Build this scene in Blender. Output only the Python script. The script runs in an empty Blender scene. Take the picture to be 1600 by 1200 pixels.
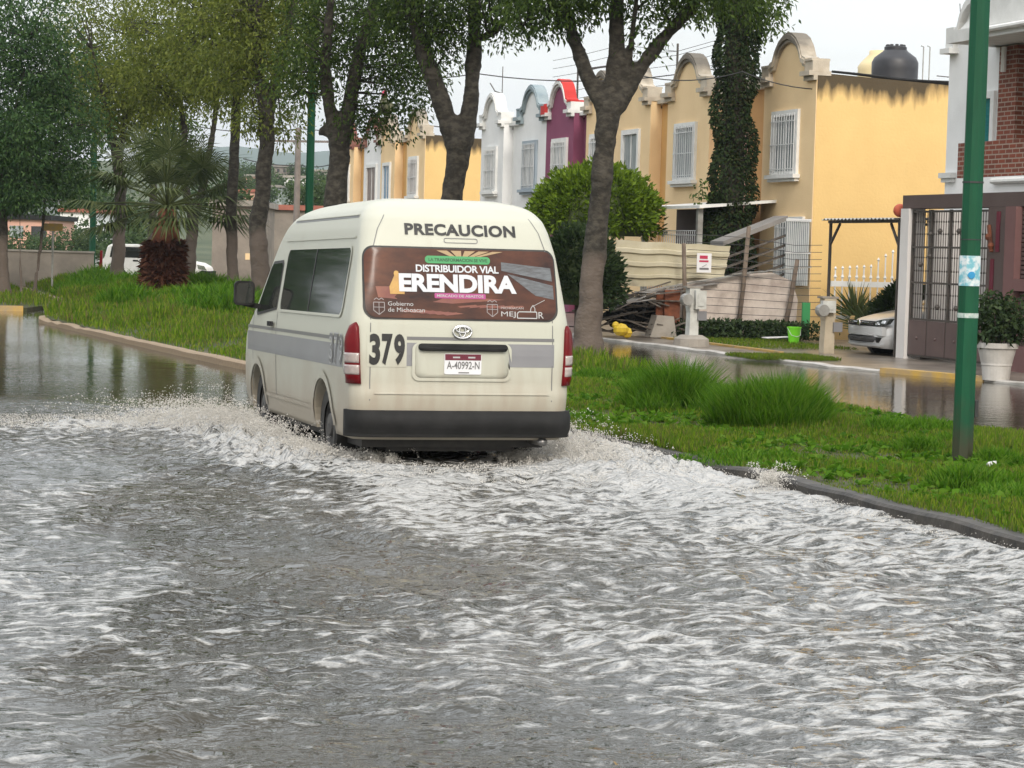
import bpy, math, random
import numpy as np
from mathutils import Vector, Matrix
rad = math.radians
random.seed(7); RNG = np.random.default_rng(7)
scene = bpy.context.scene
COL = scene.collection

# ------------------------------------------------------------------ camera, sky, sun
# world axes: x across the street (to the right), y along the street (away), z up; water level is z = 0
FPX = 3560.0; CAMH = 1.8
YAW = math.atan(1100 / FPX); PIT = math.atan(209 / FPX); ROLL = 0.028
cF = Vector((math.sin(YAW) * math.cos(PIT), math.cos(YAW) * math.cos(PIT), -math.sin(PIT)))
cR0 = Vector((math.cos(YAW), -math.sin(YAW), 0)); cU0 = cR0.cross(cF)
cR = cR0 * math.cos(ROLL) + cU0 * math.sin(ROLL); cU = cU0 * math.cos(ROLL) - cR0 * math.sin(ROLL)
cC = Vector((0, 0, CAMH))
cam_d = bpy.data.cameras.new("camera"); cam = bpy.data.objects.new("camera", cam_d); COL.objects.link(cam)
cam.matrix_world = Matrix(((cR.x, cU.x, -cF.x, 0), (cR.y, cU.y, -cF.y, 0), (cR.z, cU.z, -cF.z, CAMH), (0, 0, 0, 1)))
cam_d.sensor_width = 36; cam_d.lens = 36 * FPX / 1600; cam_d.clip_start = .1; cam_d.clip_end = 9000
scene.camera = cam

def at(u, v, D):            # survey of the photograph: the point D metres ahead on the sight line of a pixel
    return cC + (cF * FPX + cR * (u - 800) - cU * (v - 600)) * (D / FPX)
def depth(P): return (Vector(P) - cC).dot(cF)
def ground(u, v, h=0.0):
    r = cF * FPX + cR * (u - 800) - cU * (v - 600)
    return cC + r * ((h - CAMH) / r.z)

SUN_EL, SUN_AZ = rad(36), rad(186)      # azimuth from +y towards +x: behind the camera, to the right
w = bpy.data.worlds.new("World"); scene.world = w; w.use_nodes = True
nt = w.node_tree; nt.nodes.clear()
N = nt.nodes.new; L = nt.links.new
wo = N('ShaderNodeOutputWorld'); add = N('ShaderNodeAddShader')
sky = N('ShaderNodeTexSky'); sky.sky_type = 'NISHITA'; sky.sun_disc = False
sky.sun_elevation = SUN_EL; sky.sun_rotation = SUN_AZ; sky.air_density = 1.5; sky.dust_density = 5
bg1 = N('ShaderNodeBackground'); bg1.inputs[1].default_value = .05
L(sky.outputs[0], bg1.inputs[0])
tc = N('ShaderNodeTexCoord'); sx = N('ShaderNodeSeparateXYZ'); L(tc.outputs['Generated'], sx.inputs[0])
mr = N('ShaderNodeMapRange'); mr.inputs[1].default_value = 0; mr.inputs[2].default_value = 1
mr.inputs[3].default_value = .80; mr.inputs[4].default_value = 1.6
L(sx.outputs[2], mr.inputs[0])
mp = N('ShaderNodeMapping'); mp.inputs['Scale'].default_value = (3, 3, 14); L(tc.outputs['Generated'], mp.inputs[0])
cn = N('ShaderNodeTexNoise'); cn.inputs['Scale'].default_value = 1.3; cn.inputs['Detail'].default_value = 6; L(mp.outputs[0], cn.inputs[0])
cm = N('ShaderNodeMapRange'); cm.inputs[1].default_value = .3; cm.inputs[2].default_value = .7; cm.inputs[3].default_value = .86; cm.inputs[4].default_value = 1.08
L(cn.outputs[0], cm.inputs[0])
mu = N('ShaderNodeMath'); mu.operation = 'MULTIPLY'; L(mr.outputs[0], mu.inputs[0]); L(cm.outputs[0], mu.inputs[1])
bg2 = N('ShaderNodeBackground'); bg2.inputs[0].default_value = (.985, .995, 1, 1); L(mu.outputs[0], bg2.inputs[1])
L(bg1.outputs[0], add.inputs[0]); L(bg2.outputs[0], add.inputs[1]); L(add.outputs[0], wo.inputs[0])
sd = bpy.data.lights.new("sun", 'SUN'); sd.energy = 1.5; sd.angle = rad(14); sd.color = (1, .95, .87)
so = bpy.data.objects.new("sun", sd); COL.objects.link(so)
sdir = Vector((math.sin(SUN_AZ) * math.cos(SUN_EL), math.cos(SUN_AZ) * math.cos(SUN_EL), math.sin(SUN_EL)))
so.rotation_euler = sdir.to_track_quat('Z', 'Y').to_euler(); so.location = (0, -20, 40)
scene.view_settings.view_transform = 'Standard'; scene.view_settings.look = 'None'
scene.view_settings.exposure = 0.16; scene.view_settings.gamma = 1.0
scene.render.engine = 'CYCLES'; scene.cycles.use_denoising = True
scene.cycles.max_bounces = 6; scene.cycles.caustics_reflective = False; scene.cycles.caustics_refractive = False
scene.cycles.use_adaptive_sampling = True; scene.cycles.adaptive_threshold = .02

# ------------------------------------------------------------------ materials
def newmat(name):
    m = bpy.data.materials.new(name); m.use_nodes = True
    return m, m.node_tree, m.node_tree.nodes['Principled BSDF']
def c4(c): return (c[0], c[1], c[2], 1)
def mat(name, c, c2=None, scale=4, rough=.6, bump=0, bscale=40, metal=0, spec=.5, coat=0, stretch=(1, 1, 1), detail=5, lo=.35, hi=.65):
    m, t, b = newmat(name); n = t.nodes.new; l = t.links.new
    b.inputs['Base Color'].default_value = c4(c); b.inputs['Roughness'].default_value = rough
    b.inputs['Metallic'].default_value = metal; b.inputs['Specular IOR Level'].default_value = spec
    b.inputs['Coat Weight'].default_value = coat; b.inputs['Coat Roughness'].default_value = .05
    co = n('ShaderNodeTexCoord'); mp = n('ShaderNodeMapping'); mp.inputs['Scale'].default_value = stretch
    l(co.outputs['Object'], mp.inputs[0])
    if c2 is not None:
        no = n('ShaderNodeTexNoise'); no.inputs['Scale'].default_value = scale; no.inputs['Detail'].default_value = detail; no.inputs['Roughness'].default_value = .6
        l(mp.outputs[0], no.inputs[0])
        r = n('ShaderNodeValToRGB'); r.color_ramp.elements[0].position = lo; r.color_ramp.elements[1].position = hi
        r.color_ramp.elements[0].color = c4(c); r.color_ramp.elements[1].color = c4(c2)
        l(no.outputs[0], r.inputs[0]); l(r.outputs[0], b.inputs['Base Color'])
    if bump:
        nb = n('ShaderNodeTexNoise'); nb.inputs['Scale'].default_value = bscale; nb.inputs['Detail'].default_value = 4
        l(mp.outputs[0], nb.inputs[0])
        bp = n('ShaderNodeBump'); bp.inputs['Strength'].default_value = bump; bp.inputs['Distance'].default_value = .02
        l(nb.outputs[0], bp.inputs['Height']); l(bp.outputs[0], b.inputs['Normal'])
    return m
def bands_over(m, colr, lo, hi, noise_scale=3, streak=(1, 1, 1), soft=.25, amount=.8, axis=2, squash=1.0):
    """a stain with its own ragged outline: strongest where the object coordinate is past hi, none before lo"""
    t = m.node_tree; n = t.nodes.new; l = t.links.new; b = t.nodes['Principled BSDF']
    co = n('ShaderNodeTexCoord'); sp = n('ShaderNodeSeparateXYZ'); l(co.outputs['Object'], sp.inputs[0])
    mp = n('ShaderNodeMapping'); mp.inputs['Scale'].default_value = streak; l(co.outputs['Object'], mp.inputs[0])
    no = n('ShaderNodeTexNoise'); no.inputs['Scale'].default_value = noise_scale; no.inputs['Detail'].default_value = 6; l(mp.outputs[0], no.inputs[0])
    g = n('ShaderNodeMapRange'); g.inputs[1].default_value = lo; g.inputs[2].default_value = hi
    l(sp.outputs[axis], g.inputs[0])
    a = n('ShaderNodeMath'); a.operation = 'ADD'; l(g.outputs[0], a.inputs[0]); l(no.outputs[0], a.inputs[1])
    r = n('ShaderNodeMapRange'); r.inputs[1].default_value = .95 - soft; r.inputs[2].default_value = .95 + soft; r.inputs[4].default_value = amount
    l(a.outputs[0], r.inputs[0])
    mx = n('ShaderNodeMix'); mx.data_type = 'RGBA'; l(r.outputs[0], mx.inputs[0]); mx.inputs[7].default_value = c4(colr)
    src = b.inputs['Base Color']
    if src.is_linked: l(src.links[0].from_socket, mx.inputs[6])
    else: mx.inputs[6].default_value = src.default_value
    l(mx.outputs[2], src)
    return m
def leafmat(name, cols, trans=.35, rough=.55):
    m, t, b = newmat(name); n = t.nodes.new; l = t.links.new
    g = n('ShaderNodeNewGeometry'); r = n('ShaderNodeValToRGB')
    el = r.color_ramp.elements
    while len(el) < len(cols): el.new(.5)
    for i, c in enumerate(cols): el[i].position = i / (len(cols) - 1); el[i].color = c4(c)
    l(g.outputs['Random Per Island'], r.inputs[0])
    l(r.outputs[0], b.inputs['Base Color']); b.inputs['Roughness'].default_value = rough; b.inputs['Specular IOR Level'].default_value = .18
    tr = n('ShaderNodeBsdfTranslucent'); l(r.outputs[0], tr.inputs[0])
    mx = n('ShaderNodeMixShader'); mx.inputs[0].default_value = trans
    l(b.outputs[0], mx.inputs[1]); l(tr.outputs[0], mx.inputs[2]); l(mx.outputs[0], t.nodes['Material Output'].inputs[0])
    return m
M = {}
def stucco(key, c, c2, **k): M[key] = mat(key, c, c2, scale=1.2, rough=.85, bump=.25, bscale=30, spec=.2, **k)
stucco('yellow_stucco', (.80, .52, .19), (.72, .46, .165))
stucco('tan_stucco', (.88, .66, .39), (.83, .61, .35))
stucco('orange_stucco', (.62, .34, .14), (.56, .30, .12))
stucco('amber_stucco', (.70, .42, .16), (.64, .37, .14))
stucco('pink_stucco', (.68, .40, .31), (.61, .36, .28))
stucco('purple_stucco', (.27, .085, .15), (.24, .072, .13))
stucco('white_stucco', (.86, .86, .85), (.79, .79, .78))
M['cornice'] = bands_over(mat('cornice', (.42, .36, .28), (.54, .48, .39), scale=3, rough=.9, bump=.3), (.10, .09, .075), 5.9, 6.9, 2.5, (1, 1, 1), .2, .8)
M['white_cornice'] = mat('white_cornice', (.62, .62, .60), (.72, .72, .70), scale=3, rough=.9, bump=.2)
M['grey_blue_cornice'] = mat('grey_blue_cornice', (.22, .28, .31), (.30, .36, .38), scale=3, rough=.9, bump=.2)
M['red_cornice'] = mat('red_cornice', (.55, .035, .03), (.45, .03, .025), scale=3, rough=.8)
M['maroon_cornice'] = mat('maroon_cornice', (.16, .05, .04), (.24, .12, .09), scale=3, rough=.8)
M['roof_slab'] = mat('roof_slab', (.26, .24, .22), (.18, .17, .16), scale=1, rough=.9)
M['white_paint'] = mat('white_paint', (.80, .80, .78), (.72, .72, .70), scale=5, rough=.55)
M['grey_frame'] = mat('grey_frame', (.30, .36, .42), (.34, .40, .45), scale=5, rough=.6)
M['iron'] = mat('iron', (.05, .045, .04), (.085, .07, .06), scale=8, rough=.6)
M['white_iron'] = mat('white_iron', (.62, .63, .63), (.7, .7, .7), scale=8, rough=.5)
M['pane_grey'] = mat('pane_grey', (.23, .26, .27), (.38, .41, .41), scale=2.2, rough=.12, stretch=(1, 6, .6), spec=.6)
M['pane_teal'] = mat('pane_teal', (.02, .15, .16), (.03, .22, .22), scale=3, rough=.12, spec=.6, stretch=(1, 1, 6))
M['pane_blue'] = mat('pane_blue', (.10, .20, .32), (.14, .26, .38), scale=3, rough=.2)
M['pane_brown'] = mat('pane_brown', (.13, .085, .075), (.18, .12, .10), scale=3, rough=.3)
M['asphalt'] = mat('asphalt', (.05, .047, .043), (.075, .07, .062), scale=1.5, rough=.7, bump=.3)
M['soil'] = mat('soil', (.035, .05, .012), (.075, .065, .035), scale=2.0, rough=.95, bump=.5, bscale=14)
M['concrete'] = mat('concrete', (.24, .215, .185), (.35, .32, .28), scale=1.4, rough=.75, bump=.35, bscale=18)
M['wet_concrete'] = mat('wet_concrete', (.10, .085, .070), (.235, .20, .165), scale=1.0, rough=.3, bump=.35, bscale=9, spec=.6, lo=.4, hi=.6)
M['kerb'] = bands_over(mat('kerb', (.022, .020, .018), (.062, .055, .046), scale=6, rough=.6, bump=.6, bscale=16), (.30, .215, .13), 22, 30, 3, (1, 1, 1), .25, .85, axis=1)
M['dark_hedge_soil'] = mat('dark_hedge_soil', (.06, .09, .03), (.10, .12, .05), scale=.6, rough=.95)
M['bark'] = bands_over(mat('bark', (.022, .019, .014), (.062, .054, .042), scale=7, rough=.95, bump=.9, bscale=14, stretch=(1, 1, 1.5), lo=.42, hi=.62), (.125, .098, .080), 2.1, 1.3, 2, (1, 1, .5), .12, .85)
M['cream_paint'] = mat('cream_paint', (.49, .495, .42), (.47, .47, .395), scale=.8, rough=.42, coat=.06, spec=.35)
M['black_plastic'] = mat('black_plastic', (.012, .012, .012), (.022, .022, .022), scale=4, rough=.7, spec=.2)
M['rubber'] = mat('rubber', (.012, .012, .012), (.03, .028, .025), scale=12, rough=.55)
M['steel'] = mat('steel', (.35, .35, .35), (.22, .21, .2), scale=9, rough=.35, metal=.8)
M['dirty_steel'] = mat('dirty_steel', (.05, .05, .05), (.10, .095, .09), scale=9, rough=.5, metal=.3)
M['chrome'] = mat('chrome', (.75, .75, .76), rough=.12, metal=1)
M['stripe_grey'] = mat('stripe_grey', (.20, .20, .212), (.235, .235, .245), scale=1.5, rough=.35, coat=.3)
M['stripe_dark'] = mat('stripe_dark', (.15, .15, .15), rough=.35)
M['ink'] = mat('ink', (.012, .012, .012), rough=.5)
M['white_ink'] = mat('white_ink', (.55, .57, .60), rough=.5)
M['grey_ink'] = mat('grey_ink', (.42, .42, .42), rough=.5)
M['dim_ink'] = mat('dim_ink', (.28, .25, .25), rough=.5)
M['green_ink'] = mat('green_ink', (.045, .28, .095), rough=.5)
M['dark_green_ink'] = mat('dark_green_ink', (.01, .07, .025), rough=.5)
M['magenta_ink'] = mat('magenta_ink', (.36, .05, .20), rough=.5)
M['gold_ink'] = mat('gold_ink', (.55, .33, .08), (.40, .22, .06), scale=9, rough=.5)
M['sand_ink'] = mat('sand_ink', (.36, .25, .13), rough=.5)
M['blue_grey_ink'] = mat('blue_grey_ink', (.13, .145, .16), (.07, .07, .075), scale=14, rough=.5, stretch=(1, 1, 5))
M['brick_ink'] = mat('brick_ink', (.16, .045, .035), (.22, .075, .045), scale=6, rough=.5)
M['banner'] = mat('banner', (.028, .017, .017), (.125, .050, .030), scale=2.6, rough=.2, spec=.22, stretch=(1, 1, 2.2), detail=6, lo=.3, hi=.7)
M['dark_glass'] = mat('dark_glass', (.012, .015, .014), (.03, .034, .03), scale=2, rough=.05, spec=.75)
M['red_lens'] = mat('red_lens', (.15, .003, .006), (.11, .002, .005), scale=6, rough=.3, coat=0, spec=.25)
M['clear_lens'] = mat('clear_lens', (.42, .36, .33), (.30, .25, .24), scale=12, rough=.15, coat=.6)
M['plate'] = mat('plate', (.70, .70, .72), rough=.4)
M['maroon'] = mat('maroon', (.13, .012, .03), rough=.4)
M['green_pole'] = mat('green_pole', (.005, .080, .036), (.004, .055, .025), scale=2.2, rough=.5, spec=.25, stretch=(4, 4, .5), bump=.1); bands_over(M['green_pole'], (.05, .04, .025), .75, -.1, 6, (1, 1, .6), .2, .8)
M['sticker'] = mat('sticker', (.16, .42, .50), (.62, .68, .70), scale=15, rough=.6, lo=.42, hi=.56)
M['torn_sticker'] = mat('torn_sticker', (.55, .58, .56), (.2, .35, .3), scale=30, rough=.6)
M['blue_sticker'] = mat('blue_sticker', (.02, .25, .50), rough=.6)
M['brown_wall'] = mat('brown_wall', (.085, .058, .052), (.10, .07, .063), scale=2, rough=.8, bump=.2)
M['mauve_wall'] = mat('mauve_wall', (.17, .085, .08), (.15, .075, .072), scale=2, rough=.8)
M['brown_metal'] = mat('brown_metal', (.10, .068, .065), (.12, .08, .075), scale=3, rough=.5)
M['pale_back'] = mat('pale_back', (.74, .71, .69), (.66, .63, .61), scale=.8, rough=.8)
M['brick'] = None
M['black_tank'] = mat('black_tank', (.022, .023, .028), (.035, .036, .042), scale=2, rough=.45)
M['cream_tank'] = mat('cream_tank', (.74, .62, .36), (.68, .56, .32), scale=2, rough=.5)
M['galv'] = mat('galv', (.42, .42, .40), (.25, .24, .22), scale=3, rough=.45, metal=.3)
M['silver_paint'] = mat('silver_paint', (.56, .57, .58), (.53, .54, .55), scale=1, rough=.3, metal=.15, coat=.5)
M['wood'] = mat('wood', (.10, .072, .052), (.20, .155, .12), scale=5, rough=.9, bump=.6, bscale=20, stretch=(1, 1, .3))
M['weathered_wood'] = mat('weathered_wood', (.055, .045, .038), (.17, .145, .12), scale=4, rough=.9, bump=.4, stretch=(1, 5, 5))
M['rust'] = mat('rust', (.22, .07, .03), (.10, .035, .02), scale=5, rough=.9)
M['old_panel'] = bands_over(mat('old_panel', (.42, .37, .25), (.52, .48, .36), scale=1.6, rough=.7), (.10, .085, .065), .35, -.6, 3, (1, 1, .8), .2, .8)
M['sheet_metal'] = mat('sheet_metal', (.42, .42, .42), (.20, .17, .15), scale=2.5, rough=.45, metal=.4)
M['whitewash'] = bands_over(mat('whitewash', (.62, .54, .48), (.40, .33, .29), scale=2.4, rough=.95, bump=.7, bscale=9, lo=.42, hi=.66), (.12, .12, .08), .45, -.25, 3, (1, 1, 1), .3, .7)
M['meter_white'] = mat('meter_white', (.60, .61, .58), (.45, .45, .42), scale=5, rough=.7, bump=.2)
M['meter_beige'] = mat('meter_beige', (.50, .43, .32), (.40, .34, .25), scale=4, rough=.85, bump=.2)
M['lime_plastic'] = mat('lime_plastic', (.20, .70, .03), rough=.4)
M['yellow_plastic'] = mat('yellow_plastic', (.65, .46, .02), (.5, .33, .02), scale=8, rough=.5)
M['terracotta_ball'] = mat('terracotta_ball', (.50, .10, .05), (.40, .08, .04), scale=6, rough=.7)
M['sign_white'] = mat('sign_white', (.72, .71, .72), rough=.5)
M['sign_red'] = mat('sign_red', (.45, .03, .08), rough=.5)
M['pot_white'] = mat('pot_white', (.55, .53, .50), (.44, .42, .39), scale=4, rough=.7, bump=.15)
M['yellow_kerb_paint'] = mat('yellow_kerb_paint', (.55, .34, .06), (.36, .27, .16), scale=3.5, rough=.7, bump=.3)
M['grey_kerb'] = mat('grey_kerb', (.34, .32, .29), (.52, .50, .47), scale=2.5, rough=.4, bump=.3)
M['garden_wall'] = bands_over(mat('garden_wall', (.30, .26, .22), (.20, .175, .15), scale=.9, rough=.95, bump=.4, bscale=8), (.10, .09, .075), .5, -.4, 1.6, (1, 1, 1), .3, .6)
M['pole_concrete'] = mat('pole_concrete', (.24, .21, .19), (.17, .15, .14), scale=3, rough=.9)
M['wire'] = mat('wire', (.03, .03, .03), rough=.6)
M['terracotta_roof'] = mat('terracotta_roof', (.36, .13, .09), (.28, .10, .07), scale=2, rough=.9)
M['far_field'] = mat('far_field', (.035, .055, .025), (.085, .10, .05), scale=.09, rough=1)
M['mountain'] = mat('mountain', (.045, .075, .05), (.06, .09, .06), scale=.004, rough=1)
M['foam'] = mat('foam', (.52, .49, .44), (.70, .68, .64), scale=9, rough=.5, bump=.4, bscale=40)
M['rooster_body'] = mat('rooster_body', (.05, .06, .03), (.10, .09, .04), scale=20, rough=.8)

def brickmat():
    m, t, b = newmat('brick'); n = t.nodes.new; l = t.links.new
    co = n('ShaderNodeTexCoord'); sp = n('ShaderNodeSeparateXYZ'); l(co.outputs['Object'], sp.inputs[0])
    ad = n('ShaderNodeMath'); ad.operation = 'ADD'; l(sp.outputs[0], ad.inputs[0]); l(sp.outputs[1], ad.inputs[1])
    cb = n('ShaderNodeCombineXYZ'); l(ad.outputs[0], cb.inputs[0]); l(sp.outputs[2], cb.inputs[1])
    br = n('ShaderNodeTexBrick'); l(cb.outputs[0], br.inputs['Vector'])
    br.inputs['Scale'].default_value = 1; br.inputs['Brick Width'].default_value = .24; br.inputs['Row Height'].default_value = .085; br.inputs['Mortar Size'].default_value = .012
    br.inputs['Color1'].default_value = (.24, .06, .03, 1); br.inputs['Color2'].default_value = (.15, .04, .022, 1); br.inputs['Mortar'].default_value = (.33, .25, .2, 1)
    l(br.outputs['Color'], b.inputs['Base Color']); b.inputs['Roughness'].default_value = .85
    bp = n('ShaderNodeBump'); bp.inputs['Strength'].default_value = .6; bp.inputs['Distance'].default_value = .01; bp.invert = True
    l(br.outputs['Fac'], bp.inputs['Height']); l(bp.outputs[0], b.inputs['Normal'])
    return m
M['brick'] = brickmat()
def endwall():
    m = mat('end_wall', (.755, .525, .225), (.71, .485, .205), scale=1.0, rough=.9, bump=.3, bscale=16, spec=.2)
    t = m.node_tree; n = t.nodes.new; l = t.links.new; b = t.nodes['Principled BSDF']
    co = n('ShaderNodeTexCoord'); sp = n('ShaderNodeSeparateXYZ'); l(co.outputs['Object'], sp.inputs[0])
    cb = n('ShaderNodeCombineXYZ'); l(sp.outputs[0], cb.inputs[0]); l(sp.outputs[2], cb.inputs[1])
    br = n('ShaderNodeTexBrick'); l(cb.outputs[0], br.inputs['Vector']); br.inputs['Scale'].default_value = 1
    br.inputs['Brick Width'].default_value = .4; br.inputs['Row Height'].default_value = .2; br.inputs['Mortar Size'].default_value = .015; br.inputs['Mortar Smooth'].default_value = .6
    old = b.inputs['Normal'].links[0].from_node
    bp = n('ShaderNodeBump'); bp.inputs['Strength'].default_value = .07; bp.inputs['Distance'].default_value = .006; bp.invert = True
    l(br.outputs['Fac'], bp.inputs['Height']); l(old.outputs[0], bp.inputs['Normal']); l(bp.outputs[0], b.inputs['Normal'])
    bands_over(m, (.035, .032, .028), 4.85, 6.0, 3.2, (1, 1, .2), .16, .92)
    bands_over(m, (.30, .22, .12), .9, -.2, 2.5, (1, 1, .6), .3, .5)
    return m
M['end_wall'] = endwall()

LEAF = {
 'ash': leafmat('ash_leaves', [(.026, .048, .012), (.058, .105, .020), (.10, .150, .028), (.042, .074, .016)], .42),
 'olive': leafmat('olive_leaves', [(.072, .100, .020), (.14, .18, .030), (.21, .24, .046), (.10, .13, .024)], .45),
 'deep': leafmat('deep_leaves', [(.025, .062, .024), (.050, .110, .036), (.095, .170, .050), (.040, .080, .026)], .42),
 'ivy': leafmat('ivy_leaves', [(.012, .026, .010), (.024, .044, .014), (.036, .060, .017), (.04, .036, .016)], .2, .75),
 'thuja': leafmat('thuja_sprays', [(.055, .10, .008), (.12, .20, .014), (.18, .27, .022), (.085, .15, .012)], .25),
 'shrub': leafmat('shrub_leaves', [(.018, .036, .014), (.036, .062, .022), (.055, .085, .03)], .25),
 'palm': leafmat('palm_leaflets', [(.034, .055, .018), (.07, .098, .030), (.12, .145, .055), (.05, .07, .022)], .3),
 'grass': leafmat('grass_blades', [(.046, .112, .006), (.092, .19, .008), (.145, .24, .010), (.22, .26, .035), (.070, .15, .008), (.16, .14, .05), (.058, .13, .01)], .45, .7),
 'weed': leafmat('weed_blades', [(.035, .11, .006), (.065, .165, .008), (.10, .225, .012), (.14, .235, .03)], .45, .7),
 'far': leafmat('far_leaves', [(.03, .06, .025), (.06, .10, .035), (.09, .14, .05)], .3),
 'shag': leafmat('dry_fronds', [(.075, .025, .016), (.13, .05, .03), (.19, .09, .055)], .1),
}

# ------------------------------------------------------------------ mesh helpers
class MB:
    def __init__(s): s.v = []; s.f = []
    def add(s, vs, fs):
        o = len(s.v); s.v.extend([tuple(p) for p in vs]); s.f.extend([tuple(i + o for i in f) for f in fs]); return s
    def box(s, x0, x1, y0, y1, z0, z1):
        return s.add([(x0,y0,z0),(x1,y0,z0),(x1,y1,z0),(x0,y1,z0),(x0,y0,z1),(x1,y0,z1),(x1,y1,z1),(x0,y1,z1)],
                     [(0,3,2,1),(4,5,6,7),(0,1,5,4),(1,2,6,5),(2,3,7,6),(3,0,4,7)])
    def beam(s, a, b, w, h=None):
        a = Vector(a); b = Vector(b); h = h or w; d = (b - a).normalized()
        u = d.cross(Vector((0, 0, 1)));  u = Vector((1, 0, 0)) if u.length < 1e-3 else u.normalized(); k = u.cross(d)
        vs = [p + u * (i * w / 2) + k * (j * h / 2) for p in (a, b) for i, j in ((-1,-1),(1,-1),(1,1),(-1,1))]
        return s.add(vs, [(0,1,2,3),(7,6,5,4),(0,4,5,1),(1,5,6,2),(2,6,7,3),(3,7,4,0)])
    def prism(s, poly, fn0, fn1):          # poly of 2-D points, two maps to 3-D
        n = len(poly); vs = [fn0(*p) for p in poly] + [fn1(*p) for p in poly]
        return s.add(vs, [tuple(range(n)), tuple(range(2*n-1, n-1, -1))] + [(i, i+n, (i+1) % n + n, (i+1) % n) for i in range(n)])
    def tube(s, pts, rs, n=8, jit=0.0):
        pts = [Vector(p) for p in pts]; 
        if not hasattr(rs, '__len__'): rs = [rs] * len(pts)
        vs = []; ref = Vector((.37, .93, .11))
        for i, p in enumerate(pts):
            d = (pts[min(i+1, len(pts)-1)] - pts[max(i-1, 0)]).normalized()
            u = d.cross(ref); u = d.cross(Vector((1,0,0))) if u.length < .1 else u; u.normalize(); k = d.cross(u)
            for j in range(n):
                a = 2*math.pi*j/n; r = rs[i] * (1 + jit * (random.random() - .5))
                vs.append(p + (u*math.cos(a) + k*math.sin(a)) * r)
        m = len(pts)
        fs = [(i*n+j, i*n+(j+1) % n, (i+1)*n+(j+1) % n, (i+1)*n+j) for i in range(m-1) for j in range(n)]
        fs += [tuple(range(n-1, -1, -1)), tuple(range((m-1)*n, m*n))]
        return s.add(vs, fs)
    def lathe(s, prof, c, n=24):
        c = Vector(c); vs = [c + Vector((r*math.cos(2*math.pi*j/n), r*math.sin(2*math.pi*j/n), z)) for r, z in prof for j in range(n)]
        m = len(prof); fs = [(i*n+j, i*n+(j+1) % n, (i+1)*n+(j+1) % n, (i+1)*n+j) for i in range(m-1) for j in range(n)]
        fs += [tuple(range(n-1, -1, -1)), tuple(range((m-1)*n, m*n))]
        return s.add(vs, fs)
    def ball(s, c, r, n=12, sz=1.0):
        k = max(4, n // 2); return s.lathe([(max(1e-4, r*math.sin(math.pi*i/k)), -r*sz*math.cos(math.pi*i/k)) for i in range(k+1)], c, n)
    def arr(s): return np.array(s.v, float), s.f
WL = {}
def wloc(o): return WL.get(o.name, Vector((0, 0, 0))) if o else Vector((0, 0, 0))
def setp(o, label=None, cat=None, group=None, kind=None):
    for k, v in (('label', label), ('category', cat), ('group', group), ('kind', kind)):
        if v: o[k] = v
    return o
def thing(name, label, cat, loc=(0,0,0), group=None):
    o = bpy.data.objects.new(name, None); COL.objects.link(o); o.location = loc; o.empty_display_size = .2
    WL[o.name] = Vector(loc); return setp(o, label, cat, group)
def put(name, mesh, parent=None, loc=None):
    o = bpy.data.objects.new(name, mesh); COL.objects.link(o)
    if parent: o.parent = parent
    WL[o.name] = wloc(parent) if parent else Vector(loc or (0, 0, 0))
    if loc and not parent: o.location = loc
    return o
def obj(name, mb, m, parent=None, smooth=False, base=None, local=False, label=None, cat=None, group=None, kind=None):
    off = Vector((0, 0, 0)) if local else (wloc(parent) if parent else Vector(base or (0, 0, 0)))
    me = bpy.data.meshes.new(name)
    me.from_pydata([(x-off.x, y-off.y, z-off.z) for x, y, z in mb.v], [], mb.f); me.materials.append(m)
    if smooth: me.polygons.foreach_set('use_smooth', [True] * len(me.polygons))
    me.update()
    return setp(put(name, me, parent, tuple(base) if base and not parent else None), label, cat, group, kind)
def npobj(name, V, Q, m, parent=None, base=None, smooth=False, local=False, attrs=None, **k):   # numpy verts (n,3), faces (m,q)
    off = np.zeros(3) if local else np.array(wloc(parent) if parent else (base or (0, 0, 0)), float)
    V = np.asarray(V, float) - off; Q = np.asarray(Q, np.int32); q = Q.shape[1]
    me = bpy.data.meshes.new(name); me.vertices.add(len(V)); me.vertices.foreach_set('co', V.astype(np.float32).ravel())
    me.loops.add(Q.size); me.loops.foreach_set('vertex_index', Q.ravel())
    me.polygons.add(len(Q)); me.polygons.foreach_set('loop_start', np.arange(0, Q.size, q, dtype=np.int32)); me.polygons.foreach_set('loop_total', np.full(len(Q), q, np.int32))
    if smooth: me.polygons.foreach_set('use_smooth', np.ones(len(Q), bool))
    me.materials.append(m); me.update(calc_edges=True); me.validate()
    for kx, val in (attrs or {}).items():
        a = me.attributes.new(kx, 'FLOAT', 'POINT'); a.data.foreach_set('value', np.asarray(val, np.float32))
    return setp(put(name, me, parent, tuple(base) if base and not parent else None), **k)

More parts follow.
